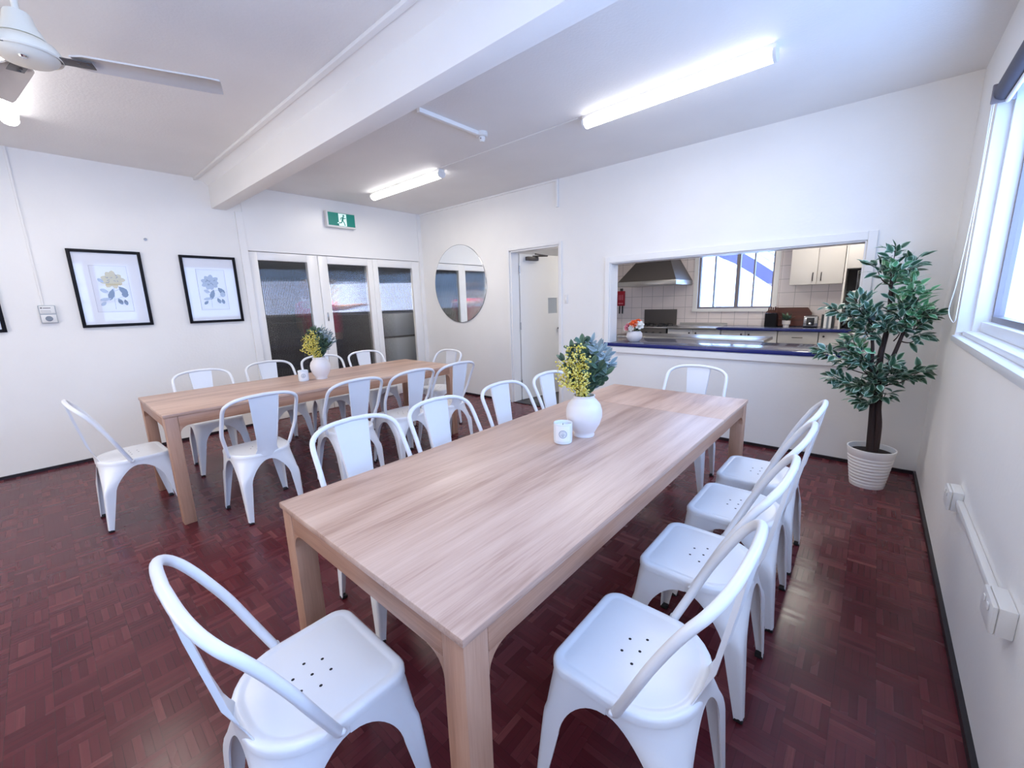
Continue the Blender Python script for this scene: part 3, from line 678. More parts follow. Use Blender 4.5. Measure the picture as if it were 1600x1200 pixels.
# small plant
def leaf_into(bm, lay, base, d, nrm, ln, wd, droop=.15, tone=None, fold=.12, blunt=False):
    d = Vector(d).normalized(); nrm = Vector(nrm); nrm = (nrm - d * nrm.dot(d))
    nrm = nrm.normalized() if nrm.length > 1e-4 else d.orthogonal().normalized()
    s = d.cross(nrm); g = random.random() if tone is None else tone
    prof = [(0, .05), (.22, .72), (.48, 1.0), (.75, .72), (1.0, .04)]
    if blunt: prof = [(0, .08), (.3, .5), (.62, 1.0), (.86, .86), (.97, .45), (1.0, .08)]
    rows = []
    for t, w in prof:
        c = Vector(base) + d * (ln * t) + nrm * (-droop * ln * t * t)
        hw = wd * .5 * w
        rows.append([(bm.verts.new(c - s * hw + nrm * fold * hw), 1.0), (bm.verts.new(c - s * hw * .62 + nrm * fold * .5 * hw), .12), (bm.verts.new(c), 0.0), (bm.verts.new(c + s * hw * .62 + nrm * fold * .5 * hw), .12), (bm.verts.new(c + s * hw + nrm * fold * hw), 1.0)])
    for a, b in zip(rows, rows[1:]):
        for k in range(4):
            q = (a[k], a[k + 1], b[k + 1], b[k]); f = bm.faces.new([v for v, _ in q])
            for lp, (_, e) in zip(f.loops, q): lp[lay] = (e, g, 0, 1)
def leaf_bm():
    bm = bmesh.new(); return bm, bm.loops.layers.float_color.new('tone')
def rnd(a, b): return random.uniform(a, b)
hp = thing('potted_herb', 'small leafy plant in a white pot on the far worktop', 'plant', (4.575, 3.00, WZ))
bm = bmesh.new(); lathe(bm, [(.001, 0), (.036, 0), (.040, .04), (.050, .045), (.054, .10), (.048, .10), (.044, .085), (.001, .085)], (0, 0, 0), 24); obj('pot', bm, M['ceramic'], hp)
bm, ly = leaf_bm()
for k in range(70):
    a = rnd(0, 2 * PI); up = rnd(.4, 1.6); d = Vector((math.cos(a), math.sin(a), up)); leaf_into(bm, ly, Vector((0, 0, .09)) + d.normalized() * rnd(0, .07), d, (0, 0, 1) if up < 1 else (math.cos(a), math.sin(a), .2), rnd(.05, .09), rnd(.02, .03))
obj('foliage', bm, M['darkleaf'], hp)
ts = thing('toaster', 'chrome toaster on the far worktop beside the chopping boards', 'toaster', (4.865, 3.05, WZ))
bm = boxes(((-.085, -.08, .012), (.085, .08, .165)), bev=.02); obj('body', bm, M['chrome'], ts)
for s in (-1, 1): obj('slot', boxes(((-.065, s * .032 - .012, .164), (.065, s * .032 + .012, .168))), M['black'], ts, smooth=0)
obj('front_panel', boxes(((-.045, -.088, .03), (.045, -.08, .14)), bev=.006), M['oven'], ts)
bm = bmesh.new(); lathe(bm, [(.018, 0), (.016, -.02), (.001, -.021)], (0, -.088, .06), 14, 0, 'Y'); obj('dial', bm, M['chrome'], ts)
obj('base', boxes(((-.08, -.07, 0), (.08, .07, .0119))), M['black'], ts, smooth=0)
bx_ = 4.985
for k, (wd, hh, mt, lb) in enumerate(((.028, .185, 'oven', 'black book standing nearest the toaster'), (.03, .20, 'white_text', 'first white book in the row beside the toaster'), (.024, .195, 'grey_print', 'grey book in the middle of the book row'), (.026, .205, 'white_text', 'second white book right of the grey book'), (.032, .20, 'oven', 'last black book at right end of the row'))):
    t = thing('book', lb, 'book', (bx_ + wd / 2, 3.08, WZ), 0, 'books on the far worktop')
    obj('cover', boxes(((-wd / 2, -.075, 0), (-wd / 2 + .003, .075, hh)), ((wd / 2 - .003, -.075, 0), (wd / 2, .075, hh)), ((-wd / 2 + .003, -.075, 0), (wd / 2 - .003, -.072, hh))), M[mt], t, smooth=0)
    obj('pages', boxes(((-wd / 2 + .0035, -.0715, .003), (wd / 2 - .0035, .07, hh - .004))), M['petal'], t, smooth=0)
    bx_ += wd + .0015
kt = thing('kettle', 'black kettle on the worktop behind the tree leaves', 'kettle', (5.33, 2.98, WZ))
bm = bmesh.new(); lathe(bm, [(.001, 0), (.075, 0), (.078, .02), (.066, .16), (.055, .19), (.02, .20), (.012, .215), (.001, .216)], (0, 0, 0), 28); obj('body', bm, M['oven'], kt)
bm = bmesh.new(); tube(bm, catmull([(-.066, 0, .17), (-.13, 0, .17), (-.135, 0, .08), (-.074, 0, .04)], 5), .010, 8); obj('handle', bm, M['oven'], kt)
bm = bmesh.new(); tube(bm, [(.058, 0, .14), (.105, 0, .18)], [.02, .012], 10); obj('spout', bm, M['oven'], kt)
fb = thing('fire_blanket', 'red fire blanket pouch hanging on the tiled wall left of the range', 'fire blanket', (1.785, KY, 1.38))
obj('pouch', boxes(((-.075, -.03, -.14), (.075, 0, .14)), bev=.008), M['red'], fb)
obj('label_strip', boxes(((-.05, -.0315, -.105), (.05, -.0305, -.085)), ((-.045, -.0315, -.03), (-.03, -.0305, .07)), ((-.01, -.0315, -.03), (.006, -.0305, .07)), ((.028, -.0315, -.03), (.043, -.0305, .07))), M['pink'], fb, smooth=0)
for s in (-1, 1): obj('pull_tab', boxes(((s * .03 - .01, -.02, -.29), (s * .03 + .01, -.012, -.141))), M['black'], fb, smooth=0)
obj('hook_plate', boxes(((-.03, -.012, .141), (.03, -.001, .19)), bev=.003), M['steel_dark'], fb)
# flower bowl on hatch counter
fb_ = thing('flower_bowl', 'round white bowl of pink, orange and white flowers on the hatch counter', 'flowers', (3.50, .23, .9005))
bm = bmesh.new(); lathe(bm, [(.001, 0), (.05, 0), (.075, .02), (.088, .055), (.084, .09), (.066, .118), (.06, .118), (.07, .09), (.001, .08)], (0, 0, 0), 32); obj('bowl', bm, M['ceramic'], fb_)
def blossom(parent, c, r, mat, nrm=(0, -1, .6)):
    bm = bmesh.new(); n = Vector(nrm).normalized(); u = n.orthogonal().normalized(); v = n.cross(u)
    for ring, (cnt, rr, lift) in enumerate(((7, 1.0, .15), (6, .72, .45), (4, .42, .8))):
        for k in range(cnt):
            a = 2 * PI * k / cnt + ring * .4; d = u * math.cos(a) + v * math.sin(a)
            p0 = Vector(c); tip = p0 + d * r * rr + n * r * lift * .7; s = n.cross(d) * r * .42
            m_ = p0 + d * r * rr * .6 + n * r * lift * .25
            vs = [bm.verts.new(q) for q in (p0, m_ - s, tip - s * .45, tip + n * r * .06, tip + s * .45, m_ + s)]; bm.faces.new(vs)
    blob(bm, Vector(c) + n * r * .25, r * .3, 0, 1)
    return obj('blossom', bm, mat, parent, smooth=60)
for c, r, mt, nn in (((-.055, -.05, .165), .05, 'pink', (-.3, -1, .6)), ((.015, -.06, .20), .05, 'orange', (.1, -1, .7)), ((.075, -.04, .185), .052, 'petal', (.6, -1, .6)), ((-.1, -.01, .15), .045, 'petal', (-1, -.7, .5)),
        ((.03, .02, .225), .04, 'orange', (.2, -.4, 1)), ((-.03, .02, .215), .036, 'pink', (-.3, -.6, 1)), ((.05, .05, .20), .045, 'petal', (.4, .6, 1)), ((-.08, .05, .19), .038, 'petal', (-.8, .3, 1)), ((0, -.085, .155), .036, 'petal', (0, -1, .3))):
    blossom(fb_, c, r, M[mt], nn)
bm, ly = leaf_bm()
for k in range(46):
    a = rnd(0, 2 * PI); d = Vector((math.cos(a), math.sin(a), rnd(.1, 1.1))); leaf_into(bm, ly, Vector((math.cos(a) * .04, math.sin(a) * .04, rnd(.11, .15))), d, (0, 0, 1), rnd(.05, .09), rnd(.025, .035))
obj('leaves', bm, M['darkleaf'], fb_)

# ------------------------------------------------------------------ dining tables
def dining_table(label, cx, y0, y1, w, seam=None):
    cy = (y0 + y1) / 2; t = thing('dining_table', label, 'table', (cx, cy, 0), 0, 'oak dining tables')
    hx, hy = w / 2, (y1 - y0) / 2; zt0, zt1 = .729, .75
    if seam is None:
        obj('tabletop', boxes(((-hx, -hy, zt0), (hx, hy, zt1)), bev=.004), M['wood_y'], t)
    else:
        s = seam - cy
        obj('tabletop', boxes(((-hx, -hy, zt0), (hx, s - .0012, zt1)), bev=.0035), M['wood_y'], t)
        obj('extension_leaf', boxes(((-hx, s + .0012, zt0), (hx, hy, zt1)), bev=.0035), M['wood_y'], t)
    L_, i = .070, .005; za = .662
    for sx in (-1, 1):
        for sy in (-1, 1):
            bm = bmesh.new(); x0, x1 = sorted((sx * (hx - i), sx * (hx - i - L_))); q0, q1 = sorted((sy * (hy - i), sy * (hy - i - L_)))
            box(bm, (x0, q0, 0), (x1, q1, .7285), 0, .005)
            # curved brackets under the aprons
            R = .055; xi = sx * (hx - i - L_); yi = sy * (hy - i - L_)
            for ax in 'xy':
                poly = [(0, za), (0, za - R)]
                for k in range(1, 8): a = PI / 2 * k / 8; poly.append((R - R * math.cos(a), za - R + R * math.sin(a)))
                poly.append((R, za)); poly += [(R, .728), (0, .728)] if False else []
                if ax == 'x': prism(bm, [(xi - sx * p, z) for p, z in poly], 'Y', *sorted((sy * (hy - i - .002), sy * (hy - i - .024))))
                else: prism(bm, [(yi - sy * p, z) for p, z in poly], 'X', *sorted((sx * (hx - i - .002), sx * (hx - i - .024))))
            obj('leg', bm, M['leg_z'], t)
    e = i + L_ + .0005
    for s in (-1, 1):
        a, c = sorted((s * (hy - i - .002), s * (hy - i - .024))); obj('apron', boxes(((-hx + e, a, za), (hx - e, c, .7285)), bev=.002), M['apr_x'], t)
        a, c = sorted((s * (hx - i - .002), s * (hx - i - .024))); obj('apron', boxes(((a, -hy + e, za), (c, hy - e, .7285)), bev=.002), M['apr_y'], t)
    return t
dining_table('long oak dining table in the foreground with the larger vase', 4.551, -3.79, -1.41, .908, -1.945)
dining_table('long oak dining table farther away by the glazed doors', 1.816, -3.80, -1.394, .892)

# ------------------------------------------------------------------ cafe chairs (pressed steel)
def d_outline(hx, yf, yr, rf, rr, n=8):
    """rounded outline, front corners radius rf, rear corners radius rr; counter-clockwise"""
    pts = []
    for cx, cy, r, a0 in ((hx - rf, yf - rf, rf, 0), (-hx + rf, yf - rf, rf, PI / 2), (-hx + rr, yr + rr, rr, PI), (hx - rr, yr + rr, rr, 1.5 * PI)):
        for k in range(n + 1):
            a = a0 + PI / 2 * k / n; pts.append((cx + r * math.cos(a), cy + r * math.sin(a)))
    return pts
def seat_bm():
    bm = bmesh.new()
    specs = [(0, .424), (.0, .440), (.003, .4465), (.009, .450), (.022, .4495), (.026, .4478), (.032, .4478), (.036, .4486), (.10, .4480)]
    rings = []
    for ins, z in specs:
        o = d_outline(.182 - ins, .177 - ins, -.177 + ins, max(.052 - ins * .9, .01), max(.15 - ins * .9, .03))
        rings.append([bm.verts.new((x, y, z)) for x, y in o])
    n = len(rings[0])
    for a, b in zip(rings, rings[1:]):
        for k in range(n): bm.faces.new((a[k], a[(k + 1) % n], b[(k + 1) % n], b[k]))
    bm.faces.new(rings[-1]); bm.faces.new(list(reversed(rings[0])))
    # seven drain holes in a hexagon
    u = Vector((.05, 0, 0)); v = Vector((-.027, .039, 0))
    for c in (Vector(), u, -u, v, -v, u + v, -u - v):
        c = c + Vector((0, -.005, .44835)); ring = [bm.verts.new(c + Vector((.0042 * math.cos(a), .0042 * math.sin(a), 0))) for a in [2 * PI * k / 10 for k in range(10)]]
        bm.faces.new(ring).material_index = 1
    return bm
def leg_bm(sx, sy):
    """one pressed leg with its share of the arched skirt"""
    bm = bmesh.new(); front = sy > 0
    x0, y0_, r0 = (.179, .174, .05) if front else (.179, .174, .148)
    x1, y1_, r1 = (.208, .208, .020) if front else (.176, .205, .020)
    zt, za, z1 = .436, .402, .245
    zs = [zt, .425, .41, za, .399, .393, .384, .372, .358, .342, .325, .305, .285, .265, z1, .20, .15, .10, .06, .035, .009]
    rows = []; NU = 13
    for z in zs:
        t = (zt - z) / zt
        xs, yf = x0 + (x1 - x0) * t, y0_ + (y1_ - y0_) * t
        tt = min(1, t / .45); r = r0 + (r1 - r0) * (tt * tt * (3 - 2 * tt))
        a = PI / 4 * r; LF, LS = xs - r + a, yf - r + a
        wl = .052 if z >= z1 else .052 - .030 * (z1 - z) / z1
        if z >= za: wF, wS = LF, LS
        else:
            k = max(0.0, min(1.0, (z - z1) / (za - z1))) if z > z1 else 0.0
            o = math.sqrt(max(0, 1 - k * k)) if z > z1 else 1.0
            wF, wS = LF - (LF - wl) * o, LS - (LS - wl) * o
        row = []
        for i in range(NU):
            s = -wF + (wF + wS) * i / (NU - 1)
            if abs(s) <= a and r > 0:
                an = PI / 4 - s / r; x, y = xs - r + r * math.cos(an), yf - r + r * math.sin(an)
            elif s < 0: x, y = xs - r - (-s - a), yf
            else: x, y = xs, yf - r - (s - a)
            # pressed rib along the corner
            if z < .30 and i in (NU // 2 - 1, NU // 2, NU // 2 + 1): x += .0030; y += .0030
            row.append(bm.verts.new((sx * x, sy * y, z)))
        rows.append(row)
    for p, q in zip(rows, rows[1:]):
        for i in range(NU - 1): bm.faces.new((p[i], p[i + 1], q[i + 1], q[i]) if sx * sy < 0 else (p[i], q[i], q[i + 1], p[i + 1]))
    bmesh.ops.recalc_face_normals(bm, faces=bm.faces)
    # make normals point outward
    c = Vector((sx * .1, sy * .1, .3)); f0 = bm.faces[len(bm.faces) - 5]
    if f0.normal.dot(f0.calc_center_median() - Vector((sx * .12, sy * .12, f0.calc_center_median().z))) < 0: bmesh.ops.reverse_faces(bm, faces=bm.faces)
    # give the sheet thickness with a rolled rim
    geom = bmesh.ops.solidify(bm, geom=list(bm.faces), thickness=.0045)
    return bm
HOOP = [(.187, -.026, .430), (.1925, -.0365, .455), (.203, -.058, .505), (.2130, -.077, .55), (.2215, -.096, .595), (.2225, -.116, .640), (.2205, -.140, .688), (.2195, -.165, .735), (.216, -.190, .776), (.203, -.212, .805), (.165, -.232, .830), (.10, -.244, .845), (0, -.249, .851)]
def make_chair():
    t = thing('metal_chair', '', 'chair', (0, 0, 0), 0, 'white metal cafe chairs')
    obj('seat', seat_bm(), [M['chair'], M['hole']], t, smooth=40)
    for sx in (-1, 1):
        for sy in (1, -1):
            lg = obj('leg', leg_bm(sx, sy), M['chair'], t, smooth=50)
            fx, fy = (.193, .193) if sy > 0 else (.162, -.190)
            ft = obj('foot_cap', boxes(((sx * fx - .0145, fy - .0145, 0), (sx * fx + .0145, fy + .0145, .016)), bev=.004), M['rubber'], lg)
    bm = bmesh.new()
    half = catmull(HOOP, 5); pts = half + [Vector((-p.x, p.y, p.z)) for p in reversed(half[:-1])]
    n = len(pts); rad = [.0118] * n; rad[0] = rad[-1] = .0085; rad[1] = rad[-2] = .0098; rad[2] = rad[-3] = .011
    tube(bm, pts, rad, 12)
    for s in (-1, 1):
        lathe(bm, [(.007, -.004), (.007, .004), (.004, .006), (.0005, .0065)] if s > 0 else [(.007, .004), (.007, -.004), (.004, -.006), (.0005, -.0065)], (s * .196, -.022, .438), 12, 0, 'X')
    obj('back_hoop', bm, M['chair'], t, smooth=60)
    bm = bmesh.new(); rows = []
    for z, y, hw, cv in ((.424, -.1815, .070, .022), (.440, -.1820, .070, .021), (.455, -.1825, .066, .017), (.475, -.1845, .058, .011), (.50, -.1885, .056, .005), (.56, -.198, .060, 0), (.63, -.2105, .066, 0), (.70, -.2235, .072, 0), (.77, -.236, .078, 0), (.840, -.2465, .083, 0)):
        rows.append([bm.verts.new(p) for p in ((-hw - .002, y + cv * 1.05 - (.009 if cv == 0 else .001), z), (-hw, y + cv, z), (-hw * .5, y + cv * .25, z), (0, y, z), (hw * .5, y + cv * .25, z), (hw, y + cv, z), (hw + .002, y + cv * 1.05 - (.009 if cv == 0 else .001), z))])
    for p, q in zip(rows, rows[1:]):
        for i in range(6): bm.faces.new((p[i], p[i + 1], q[i + 1], q[i]))
    bmesh.ops.recalc_face_normals(bm, faces=bm.faces)
    bmesh.ops.solidify(bm, geom=list(bm.faces), thickness=.003)
    obj('back_splat', bm, M['chair'], t, smooth=40)
    return t
def copy_tree(o, parent=None):
    c = o.copy(); COL.objects.link(c)
    if parent: c.parent = parent
    for ch in list(o.children): copy_tree(ch, c)
    return c
R90 = PI / 2
chair_spots = [
    # x, y, rotation, label   (local front is +Y)
    (4.53, -3.90, 0.0, 'white metal chair at the near end of the foreground table, nearest the camera'),
    (5.150, -3.302, R90, 'nearest of the four white metal chairs along the window side of the foreground table'),
    (5.150, -2.750, R90, 'second nearest white metal chair along the window side of the foreground table'),
    (5.155, -2.256, R90, 'third white metal chair along the window side of the foreground table'),
    (5.155, -1.785, R90, 'farthest white metal chair on the window side of the foreground table, nearest the potted tree'),
    (4.545, -1.130, PI, 'white metal chair at the far end of the foreground table, under the serving hatch'),
    (3.928, -3.300, -R90, 'nearest white metal chair on the inner long side of the foreground table'),
    (3.938, -2.796, -R90, 'second nearest white metal chair on the inner long side of the foreground table'),
    (3.935, -2.246, -R90, 'third white metal chair on the inner long side of the foreground table'),
    (3.960, -1.750, -R90, 'white metal chair partly behind the larger vase, inner side of the foreground table'),
    (2.405, -3.345, R90, 'nearest white metal chair facing the far table from the room middle'),
    (2.450, -2.713, R90, 'second white metal chair facing the far table from the room middle'),
    (2.468, -2.212, R90, 'third white metal chair facing the far table from the room middle'),
    (2.475, -1.735, R90, 'last white metal chair facing the far table from the room middle, nearest the door'),
    (1.180, -3.301, -R90, 'white metal chair between the far table and wall, below the right framed print'),
    (1.115, -2.717, -R90, 'white metal chair between the far table and the left reeded glass door'),
    (1.125, -2.205, -R90 - .12, 'white metal chair half hidden behind the vase on the far table'),
    (1.195, -1.690, -R90, 'white metal chair behind the far table in front of the middle glass door'),
    (1.850, -1.330, PI, 'white metal chair at the far end of the far table, below the round mirror'),
    (1.800, -3.935, math.radians(2), 'leftmost white metal chair, pulled out at the near end of the far table'),
]
proto = make_chair()
for i, (x, y, a, lb) in enumerate(chair_spots):
    o = proto if i == 0 else copy_tree(proto)
    o.location = (x, y, 0); o.rotation_euler = (0, 0, a); o['label'] = lb

# ------------------------------------------------------------------ vases, candles, bouquets
VP = [(.001, 0), (.048, 0), (.050, .006), (.047, .012), (.056, .028), (.074, .06), (.084, .095), (.084, .125), (.076, .152), (.060, .172), (.049, .182), (.049, .190), (.052, .196), (.047, .197), (.044, .188), (.05, .175), (.06, .15), (.001, .12)]
def vase(loc, label, sc=1.0):
    bm = bmesh.new(); lathe(bm, [(r * sc, h * sc) for r, h in VP], (0, 0, 0), 48, cap=False)
    o = obj('vase', bm, M['ceramic'], None, loc, smooth=60); return tag(o, label, 'vase', 'white ceramic vases on the tables')
Z = .7505
vase((4.548, -2.592, Z), 'round white ceramic vase on the foreground table')
vase((1.822, -2.60, Z), 'white ceramic vase on the far table', 1.0)
def candle(loc, label, rz):
    t = thing('candle', label, 'candle', loc, rz, 'jar candles on the tables')
    bm = bmesh.new(); lathe(bm, [(.001, 0), (.037, 0), (.041, .004), (.0425, .02), (.0425, .092), (.041, .094), (.0385, .092), (.0385, .078), (.001, .078)], (0, 0, 0), 40); obj('jar', bm, M['candle'], t)
    bm = bmesh.new(); lathe(bm, [(.038, .0785), (.036, .081), (.001, .081)], (0, 0, 0), 32); obj('wax', bm, M['wax'], t)
    bm = bmesh.new(); tube(bm, [(0, 0, .081), (.001, 0, .090)], .0012, 6); obj('wick', bm, M['black'], t)
    # label wrapped on the jar: white band, ring emblem, hexagon and small marks
    bm = bmesh.new(); R = .0431
    def cyl(u, z, off=0): a = u / R; return ((R + off) * math.sin(a), -(R + off) * math.cos(a), z)
    vs = [[bm.verts.new(cyl(-.034 + .068 * i / 14, z)) for z in (.016, .086)] for i in range(15)]
    for a, b_ in zip(vs, vs[1:]): bm.faces.new((a[0], b_[0], b_[1], a[1]))
    obj('label', bm, M['white_text'], t)
    bm = bmesh.new()
    def ring(r0, r1, n, rot=0):
        p = [[bm.verts.new(cyl(rr * math.sin(2 * PI * k / n + rot), .050 + rr * math.cos(2 * PI * k / n + rot), .0006)) for rr in (r0, r1)] for k in range(n)]
        for k in range(n): a, b_ = p[k], p[(k + 1) % n]; bm.faces.new((a[0], b_[0], b_[1], a[1]))
    ring(.0155, .018, 36); ring(.0118, .0132, 6)
    for zc, us in ((.055, (-.003, .003)), (.048, (-.006, -.002, .002, .006)), (.042, (-.003, .002))):
        for u in us:
            q = [bm.verts.new(cyl(u + a, zc + b_, .0006)) for a, b_ in ((-.0015, -.002), (.0015, -.002), (.0015, .002), (-.0015, .002))]; bm.faces.new(q)
    obj('emblem', bm, M['grey_print'], t, smooth=0)
candle((4.525, -2.735, Z), 'white jar candle with round emblem beside the larger vase', math.radians(34))
candle((1.795, -2.745, Z), 'plain white jar candle beside the vase on the far table', math.radians(68))
def bouquet(loc, label, right, seed):
    """yellow wattle on the viewer's left, grey eucalyptus on the right, dark leaves between; right = world vector to the viewer's right"""
    random.seed(seed); t = thing('flower_bunch', label, 'flowers', loc, 0, 'bunches of artificial flowers')
    rt = Vector(right).normalized(); bk = Vector((0, 0, 1)).cross(rt)
    def stem_pts(tip):
        tip *= .90; return catmull([(0, 0, -.07), (tip.x * .18, tip.y * .18, .02), (tip.x * .6, tip.y * .6, tip.z * .6), tuple(tip)], 6)
    def addstem(bm, pts): tube(bm, pts, [.0028 - .0016 * i / (len(pts) - 1) for i in range(len(pts))], 5)
    for l, b_, h in ((-.13, -.05, .10), (-.115, .03, .15), (-.09, -.05, .19), (-.07, .02, .225), (-.045, -.06, .155), (-.035, -.03, .245), (-.01, -.06, .19), (-.10, -.07, .13), (-.02, -.075, .12)):
        tip = rt * l + bk * b_ + Vector((0, 0, h)); bm, ly = leaf_bm(); pts = stem_pts(tip); addstem(bm, pts)
        for f in bm.faces:
            f.material_index = 1
        for p in pts[5:]:
            for _ in range(8):
                q = p + Vector((rnd(-1, 1), rnd(-1, 1), rnd(-1, 1))) * .027; g = random.random()
                vs = bmesh.ops.create_icosphere(bm, subdivisions=1, radius=rnd(.0034, .0060), matrix=Matrix.Translation(q))['verts']
                for f in {f for v in vs for f in v.link_faces}:
                    for lp in f.loops: lp[ly] = (g, random.random(), 0, 1)
        for p in pts[6::2]:
            for _ in range(2): leaf_into(bm, ly, p, (rnd(-1, 1), rnd(-1, 1), rnd(-.2, 1)), (rnd(-1, 1), rnd(-1, 1), 1), rnd(.025, .04), .009)
        obj('wattle_sprig', bm, [M['wattle'], M['stem']], t, smooth=0)
    for l, b_, h in ((.05, .05, .27), (.085, .04, .235), (.12, .03, .195), (.13, -.01, .16), (.10, -.03, .20), (.065, -.02, .245), (.145, .05, .13), (.11, .07, .22), (.04, .07, .24)):
        tip = rt * l + bk * b_ + Vector((0, 0, h)); bm, ly = leaf_bm(); pts = stem_pts(tip); addstem(bm, pts)
        for f in bm.faces: f.material_index = 1
        for i, p in enumerate(pts[6:]):
            for s in (-1, 1):
                d = (rt * s * rnd(.5, 1) + bk * rnd(-.7, .7) + Vector((0, 0, rnd(.3, 1)))); leaf_into(bm, ly, p, d, (rnd(-.5, .5), rnd(-1, 0), .7), rnd(.034, .055), rnd(.018, .026))
        leaf_into(bm, ly, pts[-1], tip, (0, -1, .5), .05, .022)
        obj('eucalyptus_sprig', bm, [M['euc'], M['stem']], t)
    for l, b_, h in ((-.05, .06, .235), (0, .05, .26), (.02, .0, .21), (.06, -.06, .15), (-.09, .08, .17), (.03, -.06, .17), (-.01, .02, .265), (.1, -.06, .12), (-.06, -.02, .12)):
        tip = rt * l + bk * b_ + Vector((0, 0, h)); bm, ly = leaf_bm(); pts = stem_pts(tip); addstem(bm, pts)
        for f in bm.faces: f.material_index = 1
        for i, p in enumerate(pts[5:]):
            for s in (-1, 1):
                d = (rt * s * rnd(.4, 1) + bk * rnd(-1, .7) + Vector((0, 0, rnd(.3, 1.2)))); leaf_into(bm, ly, p, d, (rnd(-.5, .5), rnd(-1, 0), .6), rnd(.042, .058), rnd(.024, .033), blunt=True)
        leaf_into(bm, ly, pts[-1], tip, (0, -1, .5), .05, .026)
        obj('leaf_sprig', bm, [M['darkleaf'], M['stem']], t)
bouquet((4.548, -2.592, Z + .195), 'yellow wattle and grey green leaves in the larger vase', (.75, .66, 0), 3)
bouquet((1.822, -2.60, Z + .195), 'yellow wattle and grey leaves in the far table vase', (.40, .92, 0), 5)

# ------------------------------------------------------------------ potted ficus
random.seed(21)
PX, PY = 5.625, -.43
fc = thing('potted_tree', 'variegated artificial fig tree in a ribbed white pot in the corner', 'plant', (PX, PY, 0))
prof = [(.001, 0), (.098, 0)]
for k in range(9):
    z0 = .012 + k * .024; r = .100 + .030 * (k / 9)
    prof += [(r, z0), (r + .003, z0 + .012), (r + .001, z0 + .022)]
prof += [(.131, .232), (.138, .276), (.138, .284), (.130, .284), (.126, .245), (.001, .245)]
bm = bmesh.new(); lathe(bm, prof, (0, 0, 0), 48, cap=False); obj('pot', bm, M['pot'], fc, smooth=25)
bm = bmesh.new(); lathe(bm, [(.1255, .248), (.10, .256), (.05, .262), (.001, .264)], (0, 0, 0), 32, cap=False); obj('soil', bm, M['soil'], fc)
bm = bmesh.new()
tube(bm, catmull([(0, 0, .24), (-.012, .0, .45), (-.022, .01, .62), (-.018, .01, .78), (-.025, .01, .95), (-.01, .01, 1.15), (-.02, .0, 1.35), (-.03, .0, 1.52)], 6), [.030 - .022 * i / 42 for i in range(43)], 12)
tube(bm, catmull([(.022, -.01, .24), (.020, -.022, .45), (.004, -.014, .60), (.01, .0, .80), (.05, -.01, 1.0), (.075, -.02, 1.15), (.085, -.02, 1.3)], 6), [.020 - .013 * i / 36 for i in range(37)], 10)
tube(bm, catmull([(-.02, .01, .70), (-.06, -.02, .85), (-.075, -.03, 1.02), (-.11, -.03, 1.2), (-.15, -.04, 1.3)], 6), [.014 - .008 * i / 24 for i in range(25)], 9)
obj('trunk', bm, M['trunk'], fc)
# leafy branches: end points read from the tree's silhouette (x, z relative to the pot centre), light or dark
fr = Vector((PX - 5.535, PY + 4.229, 0)).normalized()          # away from the room's viewer side
clusters = [ # start, end, spread, leaves, light?
    ((-.03, 0, 1.40), (-.03, -.02, 1.66), .065, 30, 0), ((-.03, 0, 1.42), (.09, -.02, 1.60), .06, 26, 0), ((-.03, 0, 1.42), (-.12, .02, 1.56), .06, 22, 0), ((-.02, 0, 1.35), (-.02, -.05, 1.54), .075, 30, 1),
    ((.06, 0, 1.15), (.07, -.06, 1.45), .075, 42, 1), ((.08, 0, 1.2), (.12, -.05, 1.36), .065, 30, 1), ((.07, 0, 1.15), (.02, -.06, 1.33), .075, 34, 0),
    ((.06, 0, 1.1), (.195, -.06, 1.24), .04, 34, 0), ((.07, 0, 1.12), (.16, -.07, 1.27), .05, 30, 1), ((.06, 0, 1.05), (.165, -.03, 1.10), .045, 18, 0),
    ((-.08, 0, 1.1), (-.20, -.04, 1.35), .07, 40, 0), ((-.1, 0, 1.15), (-.315, -.04, 1.275), .045, 32, 0), ((-.1, 0, 1.1), (-.12, -.05, 1.26), .08, 36, 0), ((-.07, 0, 1.05), (-.14, -.04, 1.16), .07, 30, 0), ((-.02, 0, 1.0), (-.02, -.05, 1.20), .075, 32, 0), ((.03, 0, 1.05), (.07, -.05, 1.20), .06, 26, 0),
    ((-.05, 0, .80), (-.345, -.03, .965), .050, 46, 0), ((-.05, 0, .78), (-.22, -.04, 1.03), .065, 40, 0), ((-.04, 0, .78), (-.14, -.05, .95), .065, 32, 0), ((-.06, 0, .85), (-.20, -.02, 1.09), .05, 18, 1),
    ((-.02, 0, .66), (-.265, -.03, .775), .05, 38, 0), ((-.02, 0, .64), (-.12, -.05, .74), .07, 36, 0), ((-.01, 0, .66), (-.03, -.06, .82), .065, 32, 0), ((-.01, 0, .62), (-.11, -.04, .63), .05, 20, 0), ((0, 0, .62), (.03, -.05, .70), .05, 18, 0),
    ((0, 0, .74), (.185, -.04, .865), .040, 32, 0), ((0, 0, .74), (.07, -.05, .82), .055, 26, 0), ((0, 0, .78), (.05, -.03, .91), .045, 18, 0),
]
